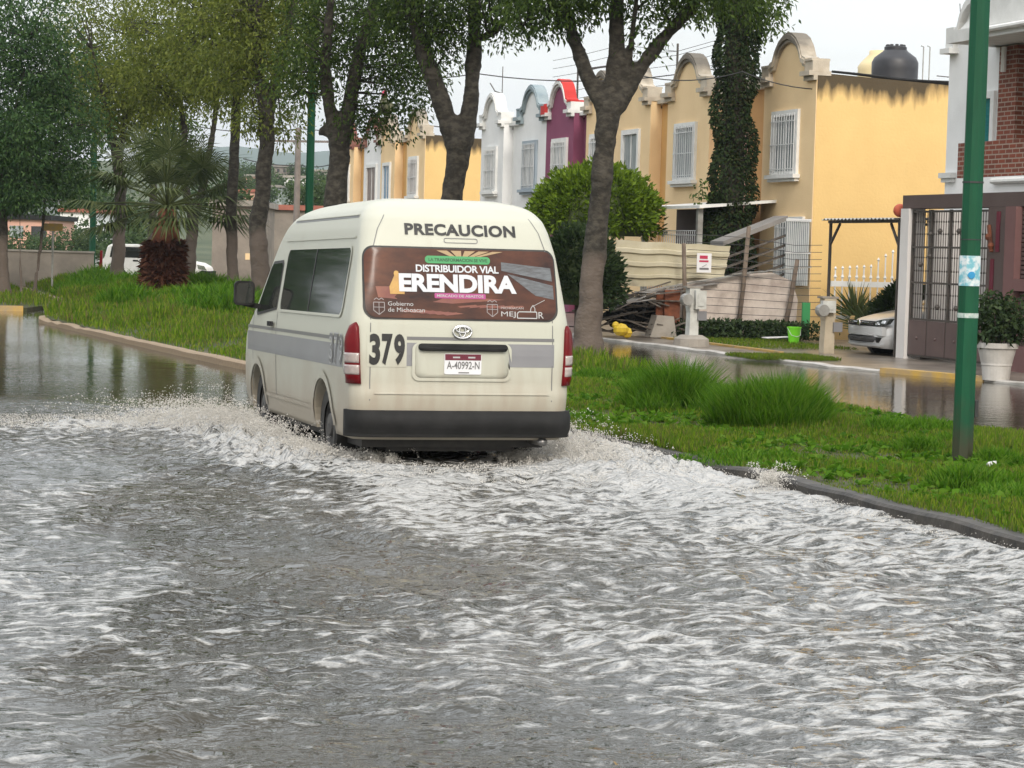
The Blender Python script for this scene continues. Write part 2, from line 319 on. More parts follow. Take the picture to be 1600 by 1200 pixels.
def leaves(C, Dr, length, width, droop=.0, fold=.25):
    """leaf quads (two triangles folded a little) at centres C along directions Dr -> V, Q"""
    n = len(C); Dr = Dr / (np.linalg.norm(Dr, axis=1, keepdims=True) + 1e-9)
    r = RNG.normal(size=(n, 3)); S = np.cross(Dr, r); S /= (np.linalg.norm(S, axis=1, keepdims=True) + 1e-9); Nn = np.cross(S, Dr)
    Lh = (length * RNG.uniform(.65, 1.3, n))[:, None]; Wh = (width * RNG.uniform(.7, 1.25, n))[:, None]
    a = C; tip = C + Dr * Lh; tip[:, 2] -= droop * Lh[:, 0]
    mid = C + Dr * Lh * .45
    V = np.stack([a, mid + S * Wh * .5 + Nn * Wh * fold, tip, mid - S * Wh * .5 + Nn * Wh * fold], 1).reshape(-1, 3)
    Q = np.arange(4 * n).reshape(n, 4)
    return V, Q
def in_ball(n):
    p = RNG.normal(size=(n, 3)); p /= np.linalg.norm(p, axis=1, keepdims=True); return p * (RNG.uniform(0, 1, n) ** (1/3))[:, None]
def crown_pts(ells, ntw, per, spread, shell=.35):
    """twig centres inside ellipsoids (centre, radii, share), then leaves around each twig"""
    tot = sum(e[2] for e in ells); out = []
    for c, r, sh in ells:
        n = max(3, int(ntw * sh / tot)); p = in_ball(n); q = np.linalg.norm(p, axis=1, keepdims=True) + 1e-6
        p = p / q * np.maximum(q, shell * RNG.uniform(0, 1, (n, 1)))
        out.append(np.array(c) + p * np.array(r))
    T = np.concatenate(out); 
    off = in_ball(len(T) * per) * spread * np.array([1, 1, .75])
    return T, np.repeat(T, per, 0) + off, off

def tree(name, label, base, D, trunk, limbs, crowns, leafkey, nleaf, lsize, cat='tree', group=None, seed=1, lspread=.42, bark='bark', drop=.45, deep=.9):
    """trunk / limbs: [(u, v, radius)] traced at depth D; crowns: [(u, v, ru, rv, share)] at the same depth, built as volumes"""
    global RNG
    RNG = np.random.default_rng(seed); random.seed(seed)
    sl = .70; trunk = [(u, v, r * sl) for u, v, r in trunk]; limbs = [[(u, v, r * (sl + .04)) for u, v, r in l_] for l_ in limbs]
    px = D / FPX; root = thing(name, label, cat, base, group)
    t = MB(); pts = [at(u, v, D) for u, v, r in trunk]; pts[0].z = base[2] - .25
    rs = [r for _, _, r in trunk]; rs[0] *= 1.25
    P2, R2 = [], []
    for i in range(len(pts) - 1):               # resample with a slight wander so the trunk is not a smooth pipe
        for k in range(4):
            f = k / 4; P2.append(pts[i].lerp(pts[i+1], f) + Vector((random.uniform(-1,1), random.uniform(-1,1), 0)) * rs[i] * .08); R2.append((rs[i]*(1-f) + rs[i+1]*f) * random.uniform(.94, 1.07))
    P2.append(pts[-1]); R2.append(rs[-1]); t.tube(P2, R2, 14, .1)
    tips = []
    for li, lim in enumerate(limbs):
        dz = random.uniform(-deep, deep); q = []
        for i, (u, v, r) in enumerate(lim):
            p = at(u, v, D); f = i / max(1, len(lim) - 1); p = p + Vector((.25, .95, 0)) * dz * f * f * (lim[0][1] - lim[-1][1]) * px * .5; q.append(p)
        a, b = [], []
        for i in range(len(q) - 1):
            for k in range(3):
                f = k / 3; a.append(q[i].lerp(q[i+1], f)); b.append((lim[i][2]*(1-f) + lim[i+1][2]*f) * random.uniform(.93, 1.08))
        a.append(q[-1]); b.append(lim[-1][2]); t.tube(a, b, 9, .1); tips += a[2:]
    ells = []
    for u, v, ru, rv, sh in crowns:
        c = at(u, v, D); ells.append((np.array(c) + np.array([.2, .9, 0]) * RNG.uniform(-.4, .4) * ru * px, (ru*px, max(ru, rv)*px*.95, rv*px), sh))
    nleaf = int(nleaf * 1.9); lsize *= .80
    per = 14; T, Lp, off = crown_pts(ells, nleaf // per, per, lspread)
    # fuse trunk and limbs into one rough skin
    me = bpy.data.meshes.new('wood'); me.from_pydata(t.v, [], t.f); ob = bpy.data.objects.new('wood', me); COL.objects.link(ob)
    rm = ob.modifiers.new('r', 'REMESH'); rm.mode = 'VOXEL'; rm.voxel_size = .05 if D < 60 else .07; sm = ob.modifiers.new('s', 'SMOOTH'); sm.iterations = 6; sm.factor = .5
    bpy.context.view_layer.update(); q = bpy.data.meshes.new_from_object(ob.evaluated_get(bpy.context.evaluated_depsgraph_get())); bpy.data.objects.remove(ob)
    nrm = np.array([v.normal[:] for v in q.vertices]); cv = np.array([v.co[:] for v in q.vertices])
    amp = np.minimum(1, rs[0] / .3) * (.008 * np.sin(cv[:, 2] * 21 + 3 * np.sin(cv[:, 0] * 9 + cv[:, 1] * 7)) * np.sin(cv[:, 0] * 13 + cv[:, 1] * 11 + cv[:, 2] * 2) + .007 * np.sin(cv[:, 2] * 6.3 + 2 * np.sin(cv[:, 0] * 5)) + .003 * RNG.normal(size=len(cv)))
    cv = cv + nrm * amp[:, None]; t = MB(); t.v = [tuple(p) for p in cv]; t.f = [tuple(p.vertices) for p in q.polygons]; bpy.data.meshes.remove(q)
    # twigs that carry the leaf sprays
    tw = MB(); nodes = tips or [Vector(p) for p in P2[-3:]]
    for p in T[::14]:
        p = Vector(p); s0 = min(nodes, key=lambda n_: (n_ - p).length); mid = s0.lerp(p, .55) + Vector((random.uniform(-.2,.2), random.uniform(-.2,.2), random.uniform(0,.3)))
        tw.tube([s0, mid, p], [.026, .015, .006], 4)
    t.add(tw.v, tw.f)
    obj('trunk', t, M[bark], root, smooth=True)
    dr = off / (np.linalg.norm(off, axis=1, keepdims=True) + 1e-6) * .8 + RNG.normal(size=off.shape) * .5; dr[:, 2] -= drop
    V, Q = leaves(Lp, dr, lsize, lsize * .42, .15)
    npobj('crown', V, Q, LEAF[leafkey], root)
    return root

# ------------------------------------------------------------------ setting: water, ground, kerbs
NEARK = [(8.3, -8), (7.9, 2), (7.5, 8), (7.25, 12.4), (7.2, 15.6), (7.04, 19), (6.5, 25), (5.87, 32), (5.35, 38), (4.95, 44), (4.6, 48.6), (4.75, 50.2), (5.5, 52), (6.2, 58), (6.6, 66), (7.0, 96)]
FARK = [(12.2, -8), (12.1, 8), (11.9, 18), (11.7, 22), (11.55, 30), (12.2, 36), (12.6, 44), (12.6, 60), (12.4, 96)]
LOTK = [(19.5, -8), (18.6, 14), (18.0, 24), (17.25, 30.5), (16.1, 34.4), (15.6, 43.3), (15.5, 60), (15.5, 100)]
def poly_x(P, y): return np.interp(y, [p[1] for p in P], [p[0] for p in P])
def mound(x, y):
    a = poly_x(NEARK, y); b = poly_x(FARK, y); f = np.clip((x - a) / np.maximum(b - a, .1), 0, 1)
    h = .075 + .035 * np.sin(np.pi * np.clip(f, 0, 1)) ** .7
    far = np.clip((np.asarray(y, float) - 34) / 14, 0, 1)
    return h + far * .30 * np.sin(np.pi * f) + .015 * np.sin(x * 2.3 + y * 1.1) * np.sin(np.pi * f)

g = MB(); g.add([(-3000, -300, -.4), (3000, -300, -.4), (3000, 3300, -.4), (-3000, 3300, -.4)], [(0, 1, 2, 3)])
obj('ground', g, M['asphalt'], kind='structure')

def water_material():
    m, t, b = newmat('flood_water'); n = t.nodes.new; l = t.links.new
    b.inputs['Roughness'].default_value = .06; b.inputs['IOR'].default_value = 1.42; b.inputs['Specular IOR Level'].default_value = .5
    at_ = n('ShaderNodeAttribute'); at_.attribute_name = 'foam'
    co = n('ShaderNodeTexCoord')
    n1 = n('ShaderNodeTexNoise'); n1.inputs['Scale'].default_value = 1.0; n1.inputs['Detail'].default_value = 10; n1.inputs['Roughness'].default_value = .78; n1.inputs['Distortion'].default_value = .8
    mq = n('ShaderNodeMapping'); mq.inputs['Rotation'].default_value = (0, 0, .25); mq.inputs['Scale'].default_value = (4.6, 6.0, 3); l(co.outputs['Object'], mq.inputs[0]); l(mq.outputs[0], n1.inputs[0])
    nf = n('ShaderNodeTexNoise'); nf.inputs['Scale'].default_value = 5.5; nf.inputs['Detail'].default_value = 5; nf.inputs['Roughness'].default_value = .7; l(mq.outputs[0], nf.inputs[0])
    nm_ = n('ShaderNodeMath'); nm_.operation = 'MULTIPLY_ADD'; l(nf.outputs[0], nm_.inputs[0]); nm_.inputs[1].default_value = .55; l(n1.outputs[0], nm_.inputs[2])
    ns_ = n('ShaderNodeMath'); ns_.operation = 'SUBTRACT'; l(nm_.outputs[0], ns_.inputs[0]); ns_.inputs[1].default_value = .275
    ad = n('ShaderNodeMath'); ad.operation = 'ADD'; l(at_.outputs['Fac'], ad.inputs[0]); l(ns_.outputs[0], ad.inputs[1])
    r = n('ShaderNodeMapRange'); r.inputs[1].default_value = .76; r.inputs[2].default_value = 1.10; l(ad.outputs[0], r.inputs[0])
    mul = n('ShaderNodeMath'); mul.operation = 'MULTIPLY'; l(r.outputs[0], mul.inputs[0]); mul.inputs[1].default_value = .85
    n2 = n('ShaderNodeTexNoise'); n2.inputs['Scale'].default_value = .35; n2.inputs['Detail'].default_value = 4; l(co.outputs['Object'], n2.inputs[0])
    mud = n('ShaderNodeValToRGB'); mud.color_ramp.elements[0].position = .35; mud.color_ramp.elements[1].position = .65
    mud.color_ramp.elements[0].color = (.016, .0145, .007, 1); mud.color_ramp.elements[1].color = (.042, .035, .021, 1); l(n2.outputs[0], mud.inputs[0])
    mx = n('ShaderNodeMix'); mx.data_type = 'RGBA'; 
    fa = n('ShaderNodeAttribute'); fa.attribute_name = 'sky_sheen'
    m5 = n('ShaderNodeMix'); m5.data_type = 'RGBA'; l(fa.outputs['Fac'], m5.inputs[0]); l(mud.outputs[0], m5.inputs[6]); m5.inputs[7].default_value = (.085, .087, .084, 1)  # reflected sky painted into the water colour as a paler film
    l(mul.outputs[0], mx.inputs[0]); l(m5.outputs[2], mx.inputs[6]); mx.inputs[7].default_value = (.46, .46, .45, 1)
    l(mx.outputs[2], b.inputs['Base Color'])
    rr = n('ShaderNodeMapRange'); rr.inputs[3].default_value = .05; rr.inputs[4].default_value = .35; l(mul.outputs[0], rr.inputs[0]); l(rr.outputs[0], b.inputs['Roughness'])
    ch = n('ShaderNodeAttribute'); ch.attribute_name = 'chop'
    mp = n('ShaderNodeMapping'); mp.inputs['Rotation'].default_value = (0, 0, .22); mp.inputs['Scale'].default_value = (7.0, 12.0, 1); l(co.outputs['Object'], mp.inputs[0])
    n3 = n('ShaderNodeTexNoise'); n3.inputs['Scale'].default_value = 1.0; n3.inputs['Detail'].default_value = 3.0; n3.inputs['Roughness'].default_value = .55; n3.inputs['Distortion'].default_value = .35; l(mp.outputs[0], n3.inputs[0])
    ms = n('ShaderNodeMath'); ms.operation = 'MULTIPLY'; l(ch.outputs['Fac'], ms.inputs[0]); l(n3.outputs[0], ms.inputs[1])
    bp = n('ShaderNodeBump'); bp.inputs['Strength'].default_value = 1; bp.inputs['Distance'].default_value = .095
    n4 = n('ShaderNodeTexNoise'); n4.inputs['Scale'].default_value = 2.6; n4.inputs['Detail'].default_value = 2; l(mp.outputs[0], n4.inputs[0])
    m4 = n('ShaderNodeMath'); m4.operation = 'MULTIPLY'; l(ch.outputs['Fac'], m4.inputs[0]); l(n4.outputs[0], m4.inputs[1])
    b4 = n('ShaderNodeBump'); b4.inputs['Strength'].default_value = 1; b4.inputs['Distance'].default_value = .02; l(m4.outputs[0], b4.inputs['Height']); l(b4.outputs[0], bp.inputs['Normal'])
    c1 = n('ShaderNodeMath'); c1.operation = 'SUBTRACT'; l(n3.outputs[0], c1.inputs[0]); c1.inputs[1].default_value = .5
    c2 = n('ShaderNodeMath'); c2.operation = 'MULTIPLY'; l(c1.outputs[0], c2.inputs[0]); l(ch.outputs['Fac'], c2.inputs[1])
    c3 = n('ShaderNodeMath'); c3.operation = 'MULTIPLY_ADD'; l(c2.outputs[0], c3.inputs[0]); c3.inputs[1].default_value = 2.0; l(ad.outputs[0], c3.inputs[2]); l(c3.outputs[0], r.inputs[0])  # ripple crests whitened in colour, standing in for bright sky glints
    l(ms.outputs[0], bp.inputs['Height']); l(bp.outputs[0], b.inputs['Normal'])
    return m
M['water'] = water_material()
VX, VY, VYAW = 5.134, 17.89, -.009          # the van: centre of its rear bumper
def smooth(a, b, v): t = np.clip((v - a) / (b - a), 0, 1); return t * t * (3 - 2 * t)
def water_fields(x, y):
    """height, foam with painted crest glints, painted sky sheen, chop: a flooded carriageway crossed by the wake of the van"""
    rr = np.random.default_rng(3)
    d = VY - y                                              # metres behind the bumper
    # calm far away, choppy in the wake
    calm = smooth(20.5, 26.5, y + .35 * (x - 3)) 
    xb = 1.05 + .12 * (y - 8) + .30 * np.sin(y * 1.15) + .10 * np.sin(y * 3.7 + 1)
    lefty = smooth(.10, -.12, x - xb) * (1 - smooth(18, 21, y))
    chop = 1 - .965 * calm - .18 * lefty * (1 - calm)
    big = np.zeros_like(x)
    wx = x + .25 * np.sin(y * 1.3 + 1) + .12 * np.sin(x * 2.9 + y * 2.1); wy = y + .22 * np.sin(x * 1.7 + .4) + .10 * np.sin(x * 4.1 - y * 3.3)
    for i in range(64):
        lam = .16 * (1.03 ** i) ; th = rr.normal(.10, .70); ph = rr.uniform(0, 6.28)
        k = 2 * np.pi / lam; am = .0070 * lam ** .95
        a = np.sin(k * (np.sin(th) * wx + np.cos(th) * wy) + ph)
        gx = .65 + .35 * np.sin(.9 / lam ** .5 * (x * math.cos(ph) + y * math.sin(ph)) + ph * 3)
        big += am * gx * (1 - np.abs(a) * 1.35 if i % 3 == 0 else a)
    h = big * chop; crest = np.clip(big / (big.std() + 1e-6), -1, 2.2)
    # wake: two shoulders leaving the wheels, and turbulent water between them
    f = np.zeros_like(x)
    for side in (-1, 1):
        cx = VX + side * (.80 + .085 * np.maximum(d, 0)) + .12 * np.sin(d * 1.3)
        sh = np.exp(-((x - cx) / (.22 + .03 * np.maximum(d, 0))) ** 2) * smooth(-.8, .3, d) * np.exp(-np.maximum(d, 0) / 5)
        h += .035 * sh; f += .46 * sh
        s2 = np.exp(-((x - (VX + side * (.95 + .16 * np.maximum(d, 0)))) / (.16 + .012 * np.maximum(d, 0))) ** 2) * smooth(.5, 3, d) * np.exp(-np.maximum(d, 0) / 9); h += .05 * s2 - .02 * np.roll(s2, 9, 1); f += .10 * s2
    mid = np.exp(-((x - VX) / 1.25) ** 4) * smooth(-1.0, .4, d) * np.exp(-np.maximum(d, 0) / 2.6)
    h += smooth(-.1, .8, d) * mid * (.045 * np.sin(9 * wx + 3 * wy) * np.sin(7 * wy - 2 * wx) + .02); f += .40 * mid
    # water thrown out along the left side and against the kerb
    lx = x - (VX - 1.05); lf = np.exp(-((lx + .35) / .5) ** 2) * smooth(17.2, 18.4, y) * (1 - smooth(23.2, 24.6, y))
    h += .055 * lf * (.5 + .5 * np.sin(13 * wx + 4 * wy) * np.sin(11 * wy)); f += .55 * lf
    arm = np.exp(-((y - (22.2 - .25 * (VX - 1 - x))) / .55) ** 2) * smooth(1.2, 2.6, x) * (1 - smooth(3.8, 4.3, x))
    h += .055 * arm * (.55 + .45 * np.sin(15 * wx) * np.sin(12 * wy + 3 * wx)); f += .45 * arm
    kx = poly_x(NEARK, y); kf = np.exp(-((x - kx + .12) / .26) ** 2) * (1 - smooth(18.5, 24, y)) * smooth(9, 15, y)
    f += .34 * kf; h += .02 * kf
    rf = np.exp(-((x - 6.55) / .5) ** 2) * smooth(14.5, 17.3, y) * (1 - smooth(22, 24, y)); f += .55 * rf; h += .05 * rf * (1 + np.sin(9 * wy) * .6)
    f += .10 * smooth(.2, .8, chop) * np.exp(-((x - VX + .3) / 3.2) ** 2) * (1 - smooth(15, 22, y))
    sky_sheen = smooth(2.4, 4.8, x - .28 * (y - 10) + .5 * np.sin(y * .8) + .4 * np.sin(x * 1.3 + y * .5)) * (1 - smooth(14, 20, y)) * .9 + .95 * lefty + .15 * (1 - calm)  # where the sky's brightness is painted: right side and left edge
    dk = smooth(0, .25, x - xb) * smooth(2.1, .8, x - xb) * smooth(9, 11, y) * (1 - smooth(17, 20, y)); sky_sheen = sky_sheen * (1 - .9 * dk) * (.75 + .35 * np.sin(x * 1.1 + 1.7 * np.sin(y * .6)) * np.sin(y * .7 + x * .4))
    chop = chop * (.80 + .38 * np.sin(x * .9 + 1.4 * np.sin(y * .55) + 1) * np.sin(y * .62 + .5 * np.sin(x * .8)))
    f += .04 * smooth(2.6, 4.8, x - .28 * (y - 10) + .5 * np.sin(y * .8)) * (1 - smooth(14, 19, y)) + .13 * lefty - .15 * dk  # foam value also lifted where the sky's brightness is painted
    lump = np.abs(np.sin(17 * wx + 5 * wy)) * np.abs(np.sin(14 * wy - 6 * wx + 1)) + .6 * np.abs(np.sin(31 * wx - 11 * wy)) * np.abs(np.sin(27 * wy + 9 * wx))
    chz = 1.0 * rf * smooth(15.5, 17.2, y) + .9 * lf + .25 * mid * smooth(.1, .9, d); h += .085 * chz * (lump - .25)
    f += (.175 + .06 * crest) * smooth(.3, .9, chop) * (1 - smooth(20, 27, y))  # not wake foam: base level that lets crests carry the painted glints
    return h, f, np.clip(sky_sheen, 0, 1), np.clip(chop + .7 * np.clip(f - .2, 0, 1), .008, 1.8)
def water_patch(xs, ys):
    X, Y = np.meshgrid(xs, ys); h, f, fm, c = water_fields(X, Y)
    V = np.stack([X, Y, h], -1).reshape(-1, 3); nx, ny = len(xs), len(ys)
    i = (np.arange(ny - 1)[:, None] * nx + np.arange(nx - 1)[None]).ravel()
    return V, np.stack([i, i + 1, i + 1 + nx, i + nx], 1), f.ravel(), fm.ravel(), c.ravel()
ys = [-8, -2, 2, 4]; 
while ys[-1] < 30: ys.append(ys[-1] + .012 + .0021 * ys[-1])
while ys[-1] < 100: ys.append(ys[-1] + .06 + .006 * (ys[-1] - 30))
xs = list(np.arange(-60, -12, 1.5)) + list(np.arange(-12, -2.4, .12)) + list(np.arange(-2.4, 7.7, .027)) + list(np.arange(7.7, 24, .25))
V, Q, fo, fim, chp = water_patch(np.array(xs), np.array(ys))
npobj('water', V, Q, M['water'], smooth=True, attrs={'foam': fo, 'sky_sheen': fim, 'chop': chp}, kind='structure')

def strip(name, P, m, width, top, drop, side=1, kind='structure', jit=.012):
    """kerb stones as one long bar along a line of points"""
    b = MB(); pts = []
    for (x0, y0), (x1, y1) in zip(P[:-1], P[1:]):
        n = max(1, int(math.hypot(x1-x0, y1-y0) / .5)); pts += [(x0 + (x1-x0)*k/n, y0 + (y1-y0)*k/n) for k in range(n)]
    pts.append(P[-1]); vs = []
    for i, (x, y) in enumerate(pts):
        a = pts[max(0, i-1)]; c = pts[min(len(pts)-1, i+1)]; dx, dy = c[0]-a[0], c[1]-a[1]; q = math.hypot(dx, dy); nx_, ny_ = dy/q*side, -dx/q*side
        j = random.uniform(-jit, jit); t = top + random.uniform(-jit, jit) - (random.uniform(.01, .035) if random.random() < .16 else 0)
        vs += [(x+j, y, -drop), (x+j-.005, y, t-.02), (x+j+nx_*.02, y+ny_*.02, t), (x+nx_*width, y+ny_*width, t), (x+nx_*width, y+ny_*width, -drop)]
    for i in range(len(pts) - 1): b.add([], [])
    fs = [(i*5+k, i*5+k+1, (i+1)*5+k+1, (i+1)*5+k) for i in range(len(pts)-1) for k in range(4)]
    b.add(vs, fs); return obj(name, b, m, kind=kind)
strip('kerb', NEARK, M['kerb'], .16, .105, .35)
strip('kerb', LOTK[1:], M['grey_kerb'], .15, .055, .35)
# planted strip between the two carriageways
yy = np.concatenate([np.arange(-8, 30, .35), np.arange(30, 96.5, 1.0)]); ff = np.linspace(0, 1, 26)
X = poly_x(NEARK, yy)[:, None] + .13 + (poly_x(FARK, yy) - poly_x(NEARK, yy) - .13)[:, None] * ff; Y = np.repeat(yy[:, None], 26, 1)
Z = mound(X, Y); Z[:, -1] = -.2
i = (np.arange(len(yy)-1)[:, None] * 26 + np.arange(25)[None]).ravel()
npobj('median_soil', np.stack([X, Y, Z], -1).reshape(-1, 3), np.stack([i, i+1, i+27, i+26], 1), M['soil'], smooth=True, kind='structure')
def land(name, P, z, m, depth_=.5):
    b = MB(); b.prism(P, lambda x, y: (x, y, z - depth_), lambda x, y: (x, y, z)); return obj(name, b, m, kind='structure')
land('sidewalk', [(x + .14, y) for x, y in LOTK] + [(32, 100), (32, -8)], .03, M['wet_concrete'])
land('far_verge', [(-120, 56), (5.0, 56), (5.6, 58), (6.0, 66), (6.4, 100), (-120, 100)], .09, M['soil'])
land('far_land', [(-900, 98), (900, 98), (900, 190), (-900, 190)], .08, M['far_field'])
k = MB(); k.box(-8, 4.9, 55.86, 55.99, -.3, .13); obj('kerb', k, M['yellow_kerb_paint'], kind='structure')
land('opposite_verge', [(-60, -8), (-11, -8), (-11, 52), (-60, 52)], .1, M['soil'])
# hillside behind the town and the mountain
def terrain(name, x0, x1, y0, y1, nx, ny, fn, m):
    X, Y = np.meshgrid(np.linspace(x0, x1, nx), np.linspace(y0, y1, ny)); Z = fn(X, Y)
    i = (np.arange(ny-1)[:, None] * nx + np.arange(nx-1)[None]).ravel()
    return npobj(name, np.stack([X, Y, Z], -1).reshape(-1, 3), np.stack([i, i+1, i+nx+1, i+nx], 1), m, smooth=True, kind='structure')
def hill_z(X, Y): return .07 + 12.5 * smooth(170, 430, Y) * (1 + .18 * np.sin(X * .011 + 1.2) + .1 * np.sin(X * .03)) + 8 * smooth(430, 900, Y)
terrain('hill', -700, 900, 170, 1200, 60, 40, hill_z, M['far_field'])
def mount_z(X, Y):
    u = (X - 60) / 900
    return -5 + (100 * np.exp(-((X - 560) / 330) ** 2) + 62 * np.exp(-((X + 50) / 420) ** 2) + 70 * np.exp(-((X - 1300) / 500) ** 2) + 5 * np.sin(X * .02) + 3 * np.sin(X * .047)) * smooth(2000, 2500, Y)
terrain('mountain', -1800, 2600, 2000, 3000, 160, 16, mount_z, M['mountain'])

# ------------------------------------------------------------------ row houses
TF = 20.97; HB = .08
def window(root, y0, y1, z0, z1, frame='white_paint', pane='pane_grey', grille='white_iron', sill='white_paint', name='window', x=TF, fw=.13):
    p = MB(); p.box(x - .012, x + .04, y0 + fw, y1 - fw, z0 + fw * .6, z1 - fw)
    wn = obj(name, p, M[pane], root)
    f = MB(); a, b = x - .07, x + .05
    f.box(a, b, y0, y0 + fw, z0, z1); f.box(a, b, y1 - fw, y1, z0, z1); f.box(a, b, y0 + fw, y1 - fw, z1 - fw, z1); f.box(a, b, y0 + fw, y1 - fw, z0, z0 + fw * .6)
    m = (y0 + y1) / 2; f.box(x - .03, x + .03, m - .02, m + .02, z0 + fw * .6, z1 - fw)
    obj('frame', f, M[frame], wn)
    if sill:
        s_ = MB(); s_.box(x - .17, x + .05, y0 - .08, y1 + .08, z0 - .09, z0 - .003); s_.box(x - .11, x + .05, y0 - .03, y1 + .03, z0 - .16, z0 - .093); obj('sill', s_, M[sill], wn)
    if grille:
        gr = MB(); xx = x - .10; n = 9
        for i in range(n + 1):
            yb = y0 + fw*.7 + (y1 - y0 - fw*1.4) * i / n; gr.box(xx - .008, xx + .008, yb - .008, yb + .008, z0 + .02, z1 - fw * .6)
        for zz in (z0 + .12, (z0 + z1) / 2 - .05, z1 - fw - .12): gr.box(xx - .018, xx - .009, y0 + fw*.5, y1 - fw*.5, zz - .01, zz + .01)
        obj('grille', gr, M[grille], wn)
GAB = [(0, 5.88), (.13, 5.90), (.15, 6.06), (.22, 6.12), (.27, 6.36), (.34, 6.55), (.42, 6.66), (.5, 6.70), (.58, 6.66), (.66, 6.55), (.73, 6.36), (.78, 6.12), (.85, 6.06), (.87, 5.90), (1, 5.88)]
def house(label, bay, rec, wall, rwall, corn='cornice', cap=None, wins=(), deep=8.0, side=None, rcorn=None, group='two-storey row houses with curved gables', rsplit=None, door=None, up=(3.67, 5.11)):
    y0, y1 = bay; lo = min(y0, rec[0] if rec else y0); root = thing('row_house', label, 'house', (TF, lo, HB), group)
    wd = y1 - y0; b = MB()
    b.prism([(y0, HB - .3)] + [(y0 + f * wd, z) for f, z in GAB] + [(y1, HB - .3)], lambda y, z: (TF, y, z), lambda y, z: (TF + .28, y, z))
    b.box(TF + .281, TF + deep, y0, y1, HB - .3, 5.62)
    obj('wall', b, M[wall], root)
    if rec:
        r = MB(); r.box(TF + .32, TF + deep, rec[0] + .003, rec[1] - .003, HB - .3, 5.72); obj('recess_wall', r, M[rwall], root)
    if side:            # gable end wall: a parapet leaning down to the back
        s_ = MB(); ya = y0 - .012
        s_.prism([(TF + .02, HB - .3), (TF + deep, HB - .3), (TF + deep, 5.50), (TF + .02, 5.86)], lambda x, z: (x, ya, z), lambda x, z: (x, ya + .15, z))
        obj('end_wall', s_, M[side], root)
    c = MB()
    def band(P, t, d0, d1, fn):
        up_ = [(a, z + t) for a, z in P]; c.prism(P + up_[::-1], lambda a, z: fn(a, z, d0), lambda a, z: fn(a, z, d1))
    fn = lambda a, z, d: (TF + d, y0 + a * wd, z)
    band([(f, z + .002) for f, z in GAB[2:13]], .10, -.13, .24, fn); band([(f, z - .07) for f, z in GAB[2:13]], .069, -.08, -.004, fn)
    for fa, fb in ((-.01, .17), (.83, 1.01)):
        band([(fa, 5.80), (fb, 5.80)], .10, -.20, .33, fn); band([(fa + .015, 5.902), (fb - .015, 5.902)], .22, -.10, .30, fn); band([(fa - .01, 5.70), (fb, 5.70)], .097, -.10, -.004, fn)
    cn_ = obj('cornice', c, M[corn], root)
    c = MB(); band([(f, z + .104) for f, z in GAB[2:13]], .045, -.10, .26, fn)
    for fa, fb in ((.0, .16), (.84, 1.0)): band([(fa + .01, 6.124), (fb - .01, 6.124)], .05, -.12, .32, fn)
    if cap: band([(.85, 5.85), (1.0, 5.85)], .26, -.205, .335, fn)
    obj('capping', c, M[cap or corn], root)
    if rec:
        c2 = MB(); c2.box(TF + .16, TF + .67, rec[0] + .01, rec[1] - .01, 5.725, 5.82); c2.box(TF + .24, TF + .62, rec[0] + .01, rec[1] - .01, 5.824, 6.0); obj('cornice', c2, M[rcorn or corn], root)
    rf = MB(); rf.box(TF + .45, TF + deep - .02, lo + .2, max(y1, rec[1] if rec else y1) - .05, 5.725, 5.79); obj('roof', rf, M['roof_slab'], root)
    for wn in wins: window(root, *wn)
    return root
G1 = (.75, 2.2)
def up(y0, y1, **k): return (y0, y1, 3.67, 5.11)
house('tan yellow end house beside the driveway, with a long bright yellow side wall', (45.95, 48.8), (48.8, 50.4), 'tan_stucco', 'orange_stucco', side='end_wall',
      wins=[(46.75, 48.2, 3.67, 5.11), (46.3, 47.8, 1.36, 2.72)], deep=9)
house('tan row house with barred upper window, just left of the ivy covered trunk', (52.1, 55.0), (50.43, 52.1), 'tan_stucco', 'pink_stucco', wins=[(52.9, 54.35, 3.67, 5.11)])
house('tan row house with an unbarred curtained window, just right of the forked trunk', (56.25, 58.72), (55.0, 56.25), 'tan_stucco', 'amber_stucco', wins=[(56.95, 58.3, 3.62, 5.11, 'white_paint', 'pane_grey', None)])
house('tan yellow row house mostly hidden behind the forked trunk, next to the purple house', (58.72, 61.42), None, 'tan_stucco', 'amber_stucco', wins=[(59.6, 60.95, 3.67, 5.11)])
house('purple row house with red capped gable', (62.55, 65.1), (61.45, 62.55), 'purple_stucco', 'purple_stucco', 'white_cornice', 'red_cornice', rcorn='white_cornice', wins=[(63.0, 64.4, 3.67, 5.11)])
house('white row house with grey blue cornice and grey window frame', (65.1, 67.9), (67.9, 68.7), 'white_stucco', 'white_stucco', 'grey_blue_cornice', rcorn='white_cornice', wins=[(65.9, 67.3, 3.67, 5.15, 'grey_frame', 'pane_grey', 'white_iron', 'grey_frame')])
house('all white row house at the far end of the white pair', (69.5, 72.0), (68.7, 69.5), 'white_stucco', 'white_stucco', 'white_cornice', wins=[(70.1, 71.4, 3.67, 5.11)])
house('yellow end house behind the wide V trunk, with a bright yellow side wall', (79.2, 81.8), (81.8, 82.7), 'tan_stucco', 'amber_stucco', 'cornice', side='end_wall', wins=[(80.0, 81.3, 3.67, 5.11, 'white_paint', 'pane_brown')])
house('yellow row house of the far block with a blue window', (83.6, 85.8), (82.7, 83.6), 'tan_stucco', 'amber_stucco', 'cornice', wins=[(84.1, 85.3, 3.3, 5.0, 'white_paint', 'pane_blue', None)])
house('white row house of the far block with a dark brown shuttered window', (85.8, 88.6), None, 'white_stucco', 'white_stucco', 'maroon_cornice', wins=[(86.3, 88.0, 3.2, 5.0, 'white_paint', 'pane_brown', None)])
